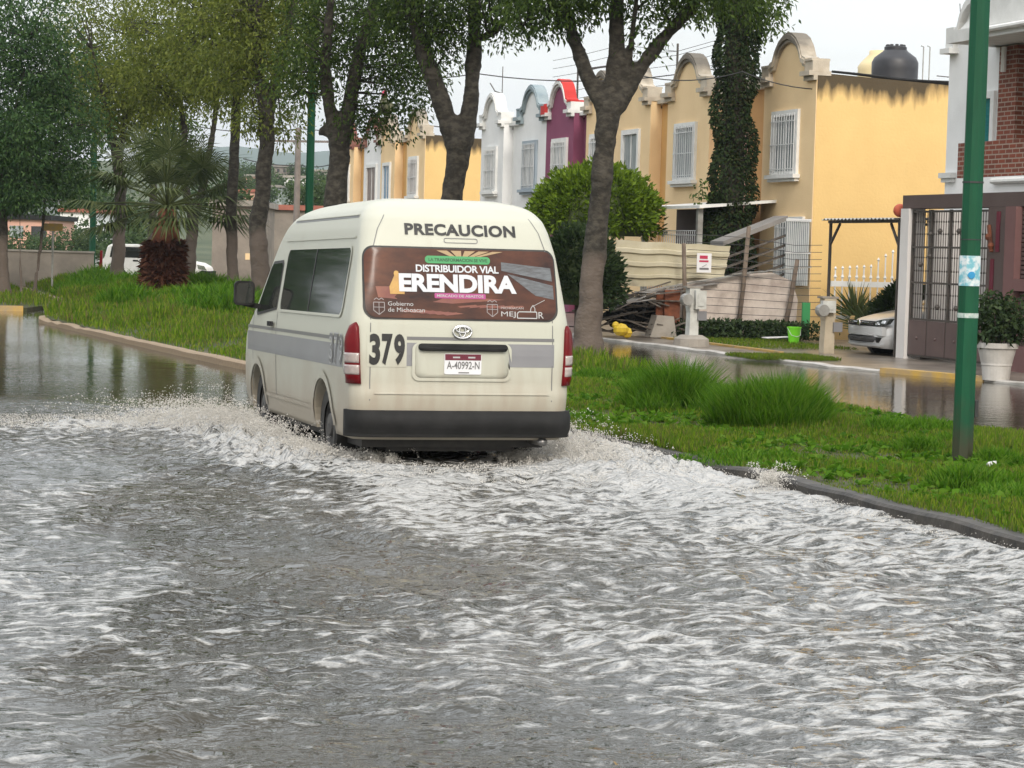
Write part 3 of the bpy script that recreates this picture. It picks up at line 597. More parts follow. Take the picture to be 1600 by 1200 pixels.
house('yellow row house at the far end of the street, beside the knobbly trunk', (90.4, 93.0), (88.6, 90.4), 'tan_stucco', 'amber_stucco', 'maroon_cornice', wins=[(91.0, 92.2, 3.67, 5.11, 'white_paint', 'pane_brown', None)])

# white house nearest on the right, with brick pier and balcony
hw = thing('white_house', 'white house with brick pier and brick balcony above the brown frontage', 'house', (TF, 30, HB))
b = MB(); y0, y1 = 37.72, 39.86; wd = y1 - y0
b.prism([(y0, 2.6)] + [(y0 + f * wd, z) for f, z in GAB] + [(y1, 2.6)], lambda y, z: (TF, y, z), lambda y, z: (TF + .3, y, z))
b.box(TF + .302, TF + 8, 28, 39.855, HB - .3, 5.7); b.box(TF + .002, TF + .30, y0, y1, HB - .3, 2.598); b.box(TF - .9, TF - .002, 27, 37.7, 3.02, 3.34)
obj('wall', b, M['white_stucco'], hw)
c = MB(); up_ = [(y0 + f * wd, z) for f, z in GAB[2:13]]
c.prism(up_ + [(a, z + .15) for a, z in up_[::-1]], lambda y, z: (TF - .14, y, z + .002), lambda y, z: (TF + .4, y, z + .002))
for fa in (-.02, .84): c.box(TF - .2, TF + .34, y0 + fa * wd, y0 + (fa + .18) * wd, 5.80, 5.90); c.box(TF - .1, TF + .3, y0 + (fa + .02) * wd, y0 + (fa + .16) * wd, 5.902, 6.3)
c.box(TF - .12, TF - .003, y1 - .45, y1 + .06, 3.42, 3.52); c.box(TF - .07, TF - .003, y1 - .4, y1 + .04, 3.34, 3.416)
obj('cornice', c, M['white_cornice'], hw)
b = MB(); b.box(TF - .12, TF + .6, 37.05, 37.70, 3.345, 5.78); obj('brick_pier', b, M['brick'], hw)
b = MB(); b.box(TF - .9, TF - .78, 27, 37.69, 3.345, 3.98); obj('balcony', b, M['brick'], hw)
b = MB(); b.box(TF - 1.1, TF + 1.5, 27, 37.9, 5.80, 6.02); b.prism([(27, 6.022), (37.9, 6.022), (36.8, 6.5), (27, 6.6)], lambda y, z: (TF - .9, y, z), lambda y, z: (TF + 1.4, y, z)); obj('roof', b, M['white_cornice'], hw)
b = MB(); b.box(TF + .18, TF + .301, 28, 37.04, 3.34, 5.79); obj('recess_wall', b, M['concrete'], hw)
window(hw, 37.95, 38.95, 3.75, 5.0, 'white_paint', 'pane_teal', None, 'white_paint')
for pp in ([(TF - 1.16, 36.7, 5.93), (TF - 1.16, 34.0, 5.93)], [(TF - .95, 36.3, 3.26), (TF - .95, 33.5, 3.26)], [(TF - .2, 37.4, 5.75), (TF - .2, 37.4, 5.3)]): b = MB(); b.tube(pp, .05, 8); obj('drain_pipe', b, M['white_paint'], hw)

# brown frontage with the barred gate
GX = 19.1
fr = thing('front_enclosure', 'brown walled frontage with flat roof and slatted shutters in front of the white house', 'porch', (GX, 31, HB))
b = MB(); b.box(GX, GX + .40, 26, 37.9, 2.76, 3.0); b.box(GX + .402, GX + 1.85, 26, 34.0, 2.76, 3.0); b.box(GX, GX + .35, 33.95, 34.66, HB - .3, 2.757); b.box(GX - .001, GX + .12, 34.66, 34.70, HB - .3, 2.757)
for ya, yb, za, zb in ((34.24, 34.42, 1.95, 2.68), (34.38, 34.54, 1.15, 1.9)): pass
obj('wall', b, M['brown_wall'], fr)
b = MB(); b.box(GX - .03, GX + .3, 37.58, 37.9, HB - .3, 2.757); obj('gate_post', b, M['pale_back'], fr)
b = MB(); b.box(GX - .10, GX + .30, 33.6, 33.94, HB - .3, 2.755); b.box(GX - .10, GX + .30, 26, 33.598, HB - .3, .45); b.box(GX - .10, GX + .30, 26, 33.598, 1.36, 1.56); obj('mauve_pier', b, M['mauve_wall'], fr)
b = MB()
for z0, z1 in ((.46, 1.34), (1.57, 2.74)):
    z = z0
    while z < z1 - .05: b.box(GX + .02, GX + .09, 26, 33.59, z, z + .055); z += .075
    b.box(GX + .10, GX + .13, 26, 33.59, z0, z1)
obj('shutter', b, M['brown_metal'], fr)
b = MB(); b.box(GX - .012, GX - .002, 34.28, 34.40, 2.0, 2.68); b.box(GX - .012, GX - .002, 34.44, 34.56, 1.2, 1.88); obj('wall_slot', b, M['maroon'], fr)
b = MB(); b.box(GX + 1.0, GX + 1.1, 31, 37.44, HB, 2.75); b.box(GX + .36, GX + 1.84, 37.45, 37.57, HB, 2.75); obj('back_wall', b, M['pale_back'], fr)
b = MB(); b.ball((GX - .03, 34.6, 2.25), .07, 8); b.ball((GX - .03, 34.52, 2.1), .06, 8); b.beam((GX - .03, 34.62, 2.45), (GX - .03, 34.5, 2.0), .05); obj('wall_ornament', b, M['rust'], fr)
b = MB(); b.box(GX - .05, GX - .002, 34.40, 34.48, .86, 1.0); obj('doorbell', b, M['meter_beige'], fr)
gt = thing('barred_gate', 'brown metal gate with barred upper panels, behind the near green post', 'gate', (GX, 36, HB))
b = MB(); ys_ = [34.72, 35.43, 36.14, 36.85, 37.56]
for i, y in enumerate(ys_): b.box(GX + .04, GX + .09, y - .02, y + .02, HB, 2.73)
for z in (HB + .02, .76, 1.42, 2.06, 2.70): b.box(GX + .045, GX + .085, 34.74, 37.54, z - .018, z + .018)
obj('frame', b, M['iron'], gt)
b = MB()
for i in range(4):
    for k in range(1, 8):
        y = ys_[i] + .71 * k / 8; b.box(GX + .060, GX + .070, y - .005, y + .005, .78, 2.69)
        for z in (.95, 1.2, 1.62, 1.86, 2.28, 2.5): b.box(GX + .054, GX + .076, y - .011, y + .011, z, z + .03)
obj('bars', b, M['iron'], gt)
for i in range(4):
    b = MB(); b.box(GX + .03, GX + .056, ys_[i] + .025, ys_[i+1] - .025, HB + .04, .74); b.ball((GX + .03, ys_[i] + .36, .42), .03, 6); obj('panel', b, M['brown_metal'], gt)
for y, z in ((36.5, 2.35), (35.8, 2.35), (37.2, 1.75), (36.5, 1.0), (35.8, 1.0), (36.85, 1.9), (36.85, 2.3)): b = MB(); b.ball((GX + .045, y, z), .05, 8); obj('boss', b, M['iron'], gt)

# things on the end house's roof
t = thing('water_tank', 'black plastic water tank on the roof of the end house', 'water tank', (25.0, 50.3, 5.79))
b = MB(); b.lathe([(.55, 5.79), (.56, 6.0), (.555, 6.03), (.56, 6.4), (.56, 6.58), (.50, 6.70), (.30, 6.85), (.29, 6.87)], (25.0, 50.3, 0), 32); obj('tank_body', b, M['black_tank'], t, smooth=True)
b = MB(); b.lathe([(.27, 6.86), (.27, 6.95), (.24, 6.97)], (25.0, 50.3, 0), 24)
for k in range(10): b.box(25 + .2*math.cos(k*.628) - .03, 25 + .2*math.cos(k*.628) + .03, 50.3 + .2*math.sin(k*.628) - .03, 50.3 + .2*math.sin(k*.628) + .03, 6.96, 7.01)
obj('lid', b, M['black_tank'], t)
t = thing('water_tank', 'cream plastic water tank behind the black tank', 'water tank', (25.75, 52.6, 5.79))
b = MB(); b.lathe([(.56, 5.79)] + [(.57 + .012 * (k % 2), 5.85 + .09 * k) for k in range(10)] + [(.5, 6.78), (.30, 6.98), (.30, 7.07), (.1, 7.08)], (25.75, 52.6, 0), 32); obj('tank_body', b, M['cream_tank'], t, smooth=True)
b = MB(); b.tube([(25.75, 50.3, 5.8), (25.75, 50.3, 7.0), (25.68, 50.3, 7.02)], .014, 6); b.tube([(25.92, 50.3, 5.8), (25.92, 50.3, 7.0), (25.85, 50.3, 7.03)], .014, 6); obj('vent_pipe', b, M['galv'], base=(25.8, 50.3, 5.8), label='two thin hooked pipes beside the black water tank', cat='pipe')
b = MB(); 
for k in range(7): b.tube([(21.35 + .12*k, 46.0 + .04*k, 5.90), (22.4 + .08*k, 46.05, 5.86 - .01*k), (24.2 + .1*k, 46.1, 5.75 + .012*k)], .03, 5)
obj('hose_bundle', b, M['black_plastic'], base=(22, 46, 5.8), label='black hoses lying along the top of the yellow side wall', cat='hose')
b = MB(); b.box(21.6, 24.6, 52.2, 52.35, 5.7, 6.22); obj('parapet', b, M['galv'], base=(22, 52.2, 5.7), label='grey corrugated parapet on the roof left of the cream tank', cat='parapet')
b = MB(); b.tube([(24.9, 46.2, 5.6), (24.9, 46.2, 6.5), (25.15, 46.2, 6.53)], .018, 6); b.tube([(24.0, 46.2, 5.95), (25.2, 46.2, 5.90)], .012, 5); obj('roof_pipe', b, M['iron'], base=(24.9, 46.2, 5.6), label='bent dark pipe at the back corner of the yellow side wall', cat='pipe')
# roof wiring above the purple house
t = thing('electric_fence', 'thin wire security fence on posts above the purple and yellow roofs', 'fence', (TF + .6, 58, 5.8))
for y in (64.1, 60.4, 56.0, 52.4):
    b = MB(); b.beam((TF + .6, y, 5.8), (TF + .6, y, 8.0 if y > 60 else 7.3), .045); obj('post', b, M['iron'], t)
b = MB()
for z in (6.35, 6.6, 6.85, 7.1, 7.35, 7.6): b.tube([(TF + .6, 66.5, z), (TF + .6, 64.1, z - .03), (TF + .6, 60.4, z), (TF + .6, 56.0, min(z, 7.2) - .1), (TF + .6, 52.4, min(z, 7.2))], .007, 4)
obj('wires', b, M['wire'], t); b = MB(); b.beam((TF + .6, 64.1, 7.15), (TF + .6, 58, 7.0), .05); obj('rail', b, M['iron'], t)
t = thing('aerial', 'thin rooftop aerial on the white house gable', 'aerial', (TF + .3, 70.8, 6.8)); b = MB(); b.tube([(TF + .3, 70.8, 6.7), (TF + .3, 70.8, 7.7)], .015, 5); b.tube([(TF + .3, 72.2, 7.25), (TF + .3, 71.6, 6.95), (TF + .3, 70.9, 6.85)], .02, 5); obj('mast', b, M['iron'], t)
t = thing('aerial', 'thin whip aerial on the white house at right', 'aerial', (TF + .3, 39.6, 6)); b = MB(); b.tube([(TF + .2, 39.75, 5.9), (TF + .22, 39.95, 6.8)], .008, 4); b.tube([(TF + .1, 39.3, 6.3), (TF + .1, 39.1, 6.7), (TF + .1, 38.9, 7.4)], .022, 5); obj('mast', b, M['iron'], t)
# a rooster figure stands on the parapet of the far block
t = thing('rooster', 'dark rooster with red comb standing on the gable of the far yellow house', 'rooster', (TF - .02, 85.4, 6.75))
b = MB(); c0 = Vector((TF, 85.2, 7.12))
b.ball(c0, .34, 12, .8); b.tube([c0 + Vector((0, .1, .05)), c0 + Vector((0, .28, .3)), c0 + Vector((0, .3, .45))], [.24, .16, .1], 10); b.tube([c0 + Vector((0, -.1, .0)), c0 + Vector((0, -.4, .0)), c0 + Vector((0, -.6, -.2))], [.24, .2, .05], 10)
b.tube([c0 + Vector((0, .05, -.2)), c0 + Vector((0, .05, -.42))], .03, 6); b.tube([c0 + Vector((0, -.08, -.2)), c0 + Vector((0, -.08, -.42))], .03, 6)
obj('body', b, M['rooster_body'], t, smooth=True)
b = MB(); b.ball(c0 + Vector((0, .3, .5)), .12, 10, 1.3); b.tube([c0 + Vector((0, .3, .55)), c0 + Vector((0, .2, .72))], [.06, .03], 6); b.tube([c0 + Vector((0, .4, .5)), c0 + Vector((0, .52, .48))], [.04, .005], 6); obj('comb_and_head', b, M['sign_red'], t, smooth=True)

# ------------------------------------------------------------------ the minibus
van = thing('minibus', 'cream high-roof minibus with grey band and number 379, driving through flood water', 'van', (0, 0, 0))
_w = ([.26, .35, .5, .62, .9, 1.10, 1.25, 1.5, 1.8, 2.0, 2.1, 2.17, 2.22, 2.25, 2.27, 2.285], [.89, .905, .93, .935, .945, .945, .93, .893, .848, .812, .782, .738, .672, .59, .50, .30])
_r = ([.26, .5, .66, .70, 1.0, 1.25, 1.5, 1.85, 2.0, 2.1, 2.2, 2.25, 2.27, 2.285], [.12, .09, .07, .085, .085, .10, .15, .235, .285, .335, .45, .57, .72, 1.1])
_f = ([.26, .4, .55, .8, 1.0, 1.1, 1.2, 1.9, 2.05, 2.15, 2.22, 2.25, 2.27, 2.285], [5.26, 5.34, 5.37, 5.36, 5.29, 5.20, 5.04, 4.20, 3.95, 3.68, 3.35, 3.1, 2.9, 2.3])
_rr = ([.26, 1.2, 1.8, 2.1, 2.285], [.15, .13, .12, .20, .25]); _rf = ([.26, 1.0, 1.3, 2.285], [.36, .40, .48, .35])
def smt(tab):
    xs_, ys_ = np.array(tab[0]), np.array(tab[1]); zz = np.linspace(.26, 2.285, 260); v = np.interp(zz, xs_, ys_)
    k = np.array([1, 2, 3, 2, 1]) / 9.; v2 = np.convolve(np.pad(v, 2, mode='edge'), k, 'valid'); v2 = np.convolve(np.pad(v2, 2, mode='edge'), k, 'valid'); v2[-3:] = v[-3:]
    return lambda z: float(np.interp(z, zz, v2))
wz, rz, fz, rrz, rfz = map(smt, (_w, _r, _f, _rr, _rf))
def ring(z):
    W_, r0, f0, rr, rf = wz(z), rz(z), fz(z), min(rrz(z), wz(z) * .9), min(rfz(z), wz(z) * .9); P = []
    bow = .02                                  # the back face is gently bowed
    for i in range(9): u = -(W_ - rr) + 2 * (W_ - rr) * i / 8; P.append((u, r0 - bow * (1 - (u / max(W_ - rr, .01)) ** 2)))
    for i in range(1, 9): a = math.pi/2 * i / 8; P.append((W_ - rr + rr*math.sin(a), r0 + rr - rr*math.cos(a)))
    for i in range(1, 40): P.append((W_, r0 + rr + (f0 - rf - r0 - rr) * i / 40))
    for i in range(0, 9): a = math.pi/2 * i / 8; P.append((W_ - rf + rf*math.cos(a), f0 - rf + rf*math.sin(a)))
    for i in range(1, 8): u = (W_ - rf) - 2 * (W_ - rf) * i / 8; P.append((u, f0 + .05 * (1 - (u / max(W_ - rf, .01)) ** 2)))
    for i in range(0, 9): a = math.pi/2 * i / 8; P.append((-(W_ - rf) - rf*math.sin(a), f0 - rf + rf*math.cos(a)))
    for i in range(1, 40): P.append((-W_, f0 - rf - (f0 - rf - r0 - rr) * i / 40))
    for i in range(0, 8): a = math.pi/2 * i / 8; P.append((-(W_ - rr) - rr*math.cos(a), r0 + rr - rr*math.sin(a)))
    return P
b = MB(); zs = list(np.linspace(.28, 2.0, 44)) + list(np.linspace(2.02, 2.282, 22)); nr = len(ring(1.0))
for z in zs: b.v += [(x, y, z) for x, y in ring(z)]
for i in range(len(zs) - 1): b.f += [(i*nr+j, i*nr+(j+1) % nr, (i+1)*nr+(j+1) % nr, (i+1)*nr+j) for j in range(nr)]
b.f += [tuple(range(nr-1, -1, -1)), tuple(range((len(zs)-1)*nr, len(zs)*nr))]
body = obj('body', b, M['cream_paint'], van, smooth=True, local=True)
# real wheel openings, cut once and kept as plain mesh
def cut(ob, makers):
    import bmesh
    def outward(m_):
        q = bmesh.new(); q.from_mesh(m_); bmesh.ops.recalc_face_normals(q, faces=q.faces); q.to_mesh(m_); q.free()
    outward(ob.data)
    for mb in makers:
        me = bpy.data.meshes.new('cutter'); me.from_pydata(mb.v, [], mb.f); outward(me); co = bpy.data.objects.new('cutter', me); COL.objects.link(co)
        md = ob.modifiers.new('cut', 'BOOLEAN'); md.operation = 'DIFFERENCE'; md.object = co; md.solver = 'EXACT'
        bpy.context.view_layer.update(); dg = bpy.context.evaluated_depsgraph_get()
        nm = bpy.data.meshes.new_from_object(ob.evaluated_get(dg)); ob.modifiers.clear(); ob.data = nm; bpy.data.objects.remove(co)
WY = (1.22, 4.33)
def arch(y0, side, r=.39, zc=.33):
    m_ = MB(); P = [(y0 + r*math.cos(a), zc + r*math.sin(a) if math.sin(a) > 0 else .1) for a in np.linspace(0, math.pi, 20)]; P = [(y0 + r, .1)] + P + [(y0 - r, .1)]
    xa, xb = (.62, 1.1) if side > 0 else (-1.1, -.62); m_.prism(P, lambda y, z: (xa, y, z), lambda y, z: (xb, y, z)); return m_
cut(body, [arch(y, s) for y in WY for s in (-1, 1)])
body.data.materials.clear(); body.data.materials.append(M['cream_paint'])
bands_over(M['cream_paint'], (.33, .27, .205), 1.05, .35, 2.0, (5, 1, 1), .35, .7)
# surface maps
def rear(x, z, o=.004):
    W_, r0, rr = wz(z), rz(z), rrz(z); s_ = W_ - rr
    if abs(x) <= s_: return (x, r0 - .02 * (1 - (x / s_) ** 2) - o, z)
    l = min(abs(x) - s_, rr * 1.55); a = l / rr; return (math.copysign(s_ + (rr + o) * math.sin(a), x), r0 + rr - (rr + o) * math.cos(a), z)
def side(sg):
    def fn(y, z, o=.004): return (sg * (wz(z) + o), y, z)
    return fn
def rrect(x0, x1, z0, z1, r, n=7, skew=0):
    P = []
    for cx, cz, a0 in ((x1-r, z1-r, 0), (x0+r, z1-r, 90), (x0+r, z0+r, 180), (x1-r, z0+r, 270)):
        for i in range(n + 1): a = rad(a0 + 90*i/n); P.append((cx + r*math.cos(a), cz + r*math.sin(a)))
    Q = []
    for (ax, az), (bx, bz) in zip(P, P[1:] + P[:1]):
        m_ = max(1, int(math.hypot(bx-ax, bz-az) / .07)); Q += [(ax + (bx-ax)*k/m_, az + (bz-az)*k/m_) for k in range(m_)]
    return [(x + skew * ((z - z0) / (z1 - z0)), z) for x, z in Q]
def patch(mb, P, fn, o=.004, rings=5, lift=0.0, edge=None):
    """a sheet following a body surface; edge closes its rim back to the body"""
    n = len(P); cx = sum(p[0] for p in P)/n; cz = sum(p[1] for p in P)/n; V = []
    if edge is not None: V += [fn(x, z, edge) for x, z in P]
    for k in range(rings):
        f = 1 - k / rings; V += [fn(cx + (x-cx)*f, cz + (z-cz)*f, o + lift * min(1, k)) for x, z in P]
    V.append(fn(cx, cz, o + lift)); R_ = rings + (1 if edge is not None else 0)
    F_ = [(k*n+j, k*n+(j+1) % n, (k+1)*n+(j+1) % n, (k+1)*n+j) for k in range(R_-1) for j in range(n)] + [((R_-1)*n+j, (R_-1)*n+(j+1) % n, R_*n) for j in range(n)]
    return mb.add(V, F_)
def ringpatch(mb, P0, P1, fn, o):
    n = len(P0); V = [fn(x, z, o) for x, z in P0] + [fn(x, z, o) for x, z in P1]
    return mb.add(V, [(j, (j+1) % n, n+(j+1) % n, n+j) for j in range(n)])
def quadgrid(mb, x0, x1, z0, z1, fn, o, nx_=10, nz_=3):
    V = [fn(x0 + (x1-x0)*i/nx_, z0 + (z1-z0)*k/nz_, o) for k in range(nz_+1) for i in range(nx_+1)]
    return mb.add(V, [(k*(nx_+1)+i, k*(nx_+1)+i+1, (k+1)*(nx_+1)+i+1, (k+1)*(nx_+1)+i) for k in range(nz_) for i in range(nx_)])
def glyphs(txt, x0, x1, z0, z1, bold=.0, mirror=False, spacing=1.0):
    cu = bpy.data.curves.new('t', 'FONT'); cu.body = txt; cu.size = 1; cu.offset = bold; cu.fill_mode = 'FRONT' if hasattr(cu, 'fill_mode') else None; cu.space_character = spacing; cu.resolution_u = 4
    cu.dimensions = '2D'; ob = bpy.data.objects.new('t', cu); COL.objects.link(ob); bpy.context.view_layer.update(); dg = bpy.context.evaluated_depsgraph_get()
    me = bpy.data.meshes.new_from_object(ob.evaluated_get(dg)); V = [(v.co.x, v.co.y) for v in me.vertices]; F_ = [tuple(p.vertices) for p in me.polygons]
    bpy.data.objects.remove(ob); bpy.data.meshes.remove(me); bpy.data.curves.remove(cu)
    ax, bx = min(v[0] for v in V), max(v[0] for v in V); az, bz = min(v[1] for v in V), max(v[1] for v in V)
    V = [(x0 + (x-ax)/(bx-ax)*(x1-x0), z0 + (z-az)/(bz-az)*(z1-z0)) for x, z in V]
    if mirror: V = [(x0 + x1 - x, z) for x, z in V]
    return V, F_
def text(mb, txt, x0, x1, z0, z1, fn, o, bold=.0, mirror=False, spacing=1.0):
    V, F_ = glyphs(txt, x0, x1, z0, z1, bold, mirror, spacing); return mb.add([fn(x, z, o) for x, z in V], F_)
def vpart(name, mb, m, parent=van, smooth=False, label=None): return obj(name, mb, M[m], parent, smooth=smooth, local=True, label=label)
X0 = -.01
# grey bands
b = MB(); quadgrid(b, -.80, .78, .885, 1.075, rear, .002, 30, 4); 
for sg in (-1, 1): quadgrid(b, .40, 4.86, .855, 1.045, side(sg), .002, 60, 4)
vpart('grey_band', b, 'stripe_grey', body)
b = MB(); quadgrid(b, -.80, .78, 1.098, 1.125, rear, .002, 30, 1)
for sg in (-1, 1): quadgrid(b, .40, 4.86, 1.075, 1.105, side(sg), .002, 60, 1)
vpart('thin_band', b, 'stripe_dark', body)
# plate recess pressed in the tailgate, kept as a smooth raised rim and flat inner panel
b = MB(); P = rrect(-.42, .385, .785, 1.075, .05); patch(b, P, rear, .006, 4, 0, 0.0); vpart('plate_panel', b, 'cream_paint', body, True)
b = MB(); P1 = rrect(-.44, .405, .765, 1.078, .06); ringpatch(b, P1, rrect(-.415, .38, .79, 1.07, .05), rear, .012); vpart('panel_rim', b, 'cream_paint', body, True)
b = MB(); P = rrect(-.39, .365, 1.012, 1.072, .03); patch(b, P, lambda x, z, o: rear(x, z, o), .035, 4, .012, .0); vpart('tailgate_grip', b, 'black_plastic', van, True)
b = MB(); P = rrect(-.17, .145, .822, .992, .015); patch(b, P, rear, .016, 2, 0, 0.0); pl = vpart('licence_plate', b, 'plate')
b = MB(); quadgrid(b, -.165, .14, .938, .988, rear, .0185, 4, 1); vpart('plate_band', b, 'maroon', pl)
b = MB(); text(b, 'A-40992-N', -.150, .128, .865, .928, rear, .019, .012); quadgrid(b, -.05, .04, .832, .841, rear, .019, 2, 1); vpart('plate_number', b, 'stripe_dark', pl)
b = MB(); quadgrid(b, -.10, -.04, .955, .968, rear, .021, 2, 1); quadgrid(b, .03, .09, .955, .968, rear, .021, 2, 1); vpart('plate_text', b, 'grey_ink', pl)
# emblem: three interlocking rings
b = MB(); ex, ez = -.02, 1.17
def oval(cx, cz, a_, c_, r_, o):
    pts = [rear(cx + a_*math.cos(t_), cz + c_*math.sin(t_), o) for t_ in np.linspace(0, 2*math.pi, 33)]; b.tube(pts, r_, 6)
oval(ex, ez, .078, .052, .0085, .014); oval(ex, ez + .004, .026, .046, .0065, .016); oval(ex, ez + .020, .056, .024, .0065, .017)
vpart('emblem', b, 'chrome', van, True)
# rear window with its printed film
b = MB(); ringpatch(b, rrect(-.845, .815, 1.262, 1.862, .10), rrect(-.815, .785, 1.285, 1.838, .085), rear, .003); vpart('window_seal', b, 'rubber', body)
WP = rrect(-.825, .795, 1.277, 1.847, .09); b = MB(); patch(b, WP, rear, .009, 18); rw = vpart('rear_window', b, 'banner', van, True, label='rear window covered by a brown printed advertisement')
o1 = .0115
b = MB()    # printed scenery on the film
b.add([rear(*p, o1) for p in ((.33, 1.75), (.76, 1.71), (.77, 1.60), (.33, 1.68))], [(0,1,2,3)]); b.add([rear(*p, o1) for p in ((.38, 1.655), (.775, 1.565), (.78, 1.45), (.62, 1.48))], [(0,1,2,3)])
vpart('printed_bridge', b, 'blue_grey_ink', rw)
b = MB()
for k in range(5): b.add([rear(*p, o1) for p in ((-.22 + .12*k, 1.835), (-.13 + .12*k, 1.835), (-.03 + .02*k, 1.765), (-.05 + .02*k, 1.765))], [(0,1,2,3)])
vpart('printed_sun_fan', b, 'sand_ink', rw)
b = MB(); b.add([rear(*p, o1) for p in ((-.74, 1.53), (-.60, 1.53), (-.02, 1.46), (.35, 1.44), (-.1, 1.40), (-.72, 1.44))], [(0,1,2,3,4,5)])
for k in range(6): b.add([rear(*p, o1) for p in ((-.55 + .07*k, 1.335 - .004*k), (.1 + .08*k, 1.395), (.12 + .08*k, 1.383), (-.5 + .07*k, 1.322 - .004*k))], [(0,1,2,3)])
vpart('printed_road', b, 'brick_ink', rw)
b = MB(); patch(b, [(-.62, 1.47), (-.50, 1.47), (-.50, 1.54), (-.525, 1.585), (-.545, 1.625), (-.58, 1.625), (-.60, 1.58), (-.625, 1.53)], rear, o1 + .001, 2); patch(b, rrect(-.585, -.545, 1.615, 1.66, .018), rear, o1 + .001, 2); vpart('printed_monument', b, 'gold_ink', rw)
b = MB(); patch(b, rrect(-.32, .235, 1.728, 1.79, .03), rear, o1 + .002, 2); vpart('green_pill', b, 'green_ink', rw)
b = MB(); text(b, 'LA TRANSFORMACION SE VIVE', -.29, .21, 1.745, 1.772, rear, o1 + .004, .02); vpart('pill_lettering', b, 'dark_green_ink', rw)
b = MB(); text(b, 'DISTRIBUIDOR VIAL', -.40, .305, 1.655, 1.715, rear, o1 + .004, .025, spacing=.95); text(b, 'ERENDIRA', -.545, .455, 1.492, 1.640, rear, o1 + .004, .045, spacing=.98)
vpart('white_lettering', b, 'white_ink', rw)
b = MB(); patch(b, rrect(-.25, .185, 1.442, 1.485, .01), rear, o1 + .002, 2); vpart('magenta_label', b, 'magenta_ink', rw)
b = MB(); text(b, 'MERCADO DE ABASTOS', -.23, .165, 1.453, 1.474, rear, o1 + .004, .015); text(b, 'Gobierno', -.64, -.43, 1.375, 1.408, rear, o1, 0); text(b, 'de Michoacan', -.64, -.335, 1.325, 1.36, rear, o1, 0)
text(b, 'MICHOACAN', .315, .51, 1.365, 1.383, rear, o1, 0); text(b, 'MEJ', .315, .44, 1.292, 1.345, rear, o1, 0); text(b, 'R', .64, .685, 1.292, 1.345, rear, o1, 0)
def line2(pts, wd_):
    for (ax, az), (bx, bz) in zip(pts[:-1], pts[1:]):
        q = math.hypot(bx-ax, bz-az); nx_, nz_ = -(bz-az)/q*wd_/2, (bx-ax)/q*wd_/2; b.add([rear(x, z, o1) for x, z in ((ax+nx_, az+nz_), (bx+nx_, bz+nz_), (bx-nx_, bz-nz_), (ax-nx_, az-nz_))], [(0,1,2,3)])
line2([(.455, 1.292), (.625, 1.292), (.625, 1.345), (.47, 1.345), (.455, 1.33), (.455, 1.292)], .008); line2([(.57, 1.345), (.575, 1.375), (.595, 1.40), (.61, 1.375), (.61, 1.345)], .006); line2([(.60, 1.395), (.70, 1.445)], .004)
vpart('small_lettering', b, 'grey_ink', rw)
for cx in (-.715, .24):
    b = MB()
    line2([(cx-.045, 1.40), (cx+.045, 1.40), (cx+.045, 1.335), (cx, 1.30), (cx-.045, 1.335), (cx-.045, 1.40)], .006); line2([(cx-.045, 1.36), (cx+.045, 1.36)], .005); line2([(cx, 1.40), (cx, 1.30)], .005); line2([(cx-.04, 1.42), (cx-.02, 1.435), (cx, 1.42), (cx+.02, 1.435), (cx+.04, 1.42)], .006); vpart('printed_crest', b, 'dim_ink', rw)
# writing on the paint
b = MB(); text(b, 'PRECAUCION', -.475, .475, 1.958, 2.055, rear, .005, .040, spacing=1.06); vpart('warning_lettering', b, 'ink', body)
b = MB(); ringpatch(b, rrect(-.15, .14, 1.898, 1.94, .018), rrect(-.144, .134, 1.904, 1.934, .015), rear, .004); vpart('brake_lamp_outline', b, 'stripe_dark', body)
b = MB(); P = rrect(-.815, -.485, .875, 1.155, .01); patch(b, P, rear, .0035, 2); vpart('number_field', b, 'cream_paint', body)
b = MB()
for k, ch_ in enumerate('379'):  text(b, ch_, -.795 + .102*k, -.705 + .102*k, .890, 1.145, rear, .008, .045)
vpart('fleet_number', b, 'ink', body)
b = MB()
for k, ch_ in enumerate('379'): text(b, ch_, .92 - .19*k - .17, .92 - .19*k, .87, 1.135, side(-1), .006, .035, mirror=True)
vpart('side_number', b, 'grey_ink', body)
b = MB()
for k, ch_ in enumerate('379'): text(b, ch_, .92 - .19*k - .165, .92 - .19*k - .005, .88, 1.125, side(-1), .008, -.01, mirror=True)
vpart('side_number_core', b, 'stripe_dark', body)
# seams
for sg in (-1, 1):
    b = MB(); pts = [(.775, .60), (.775, 1.2), (.77, 1.6), (.735, 1.85), (.69, 2.0), (.62, 2.12)]; q = []
    for (xa, za), (xb, zb) in zip(pts[:-1], pts[1:]): q += [(xa + (xb-xa)*k/4, za + (zb-za)*k/4) for k in range(4)]
    q.append(pts[-1]); V = [p for x, z in q for p in (rear(sg*(x-.004)-.01, z, .002), rear(sg*(x+.004)-.01, z, .002))]
    b.add(V, [(2*i, 2*i+1, 2*i+3, 2*i+2) for i in range(len(q)-1)]); vpart('seam', b, 'stripe_dark', body); s_ = side(sg)
    for y in (3.36, 4.58): b = MB(); quadgrid(b, y-.008, y+.008, .45, 1.26, s_, .002, 1, 14); vpart('seam', b, 'stripe_dark', body)
    b = MB(); quadgrid(b, 1.75, 3.36, .455, .465, s_, .002, 12, 1); vpart('seam', b, 'stripe_dark', body)
    b = MB(); quadgrid(b, .62, 3.30, 2.098, 2.116, s_, .004, 40, 1); vpart('seam', b, 'stripe_dark', body)

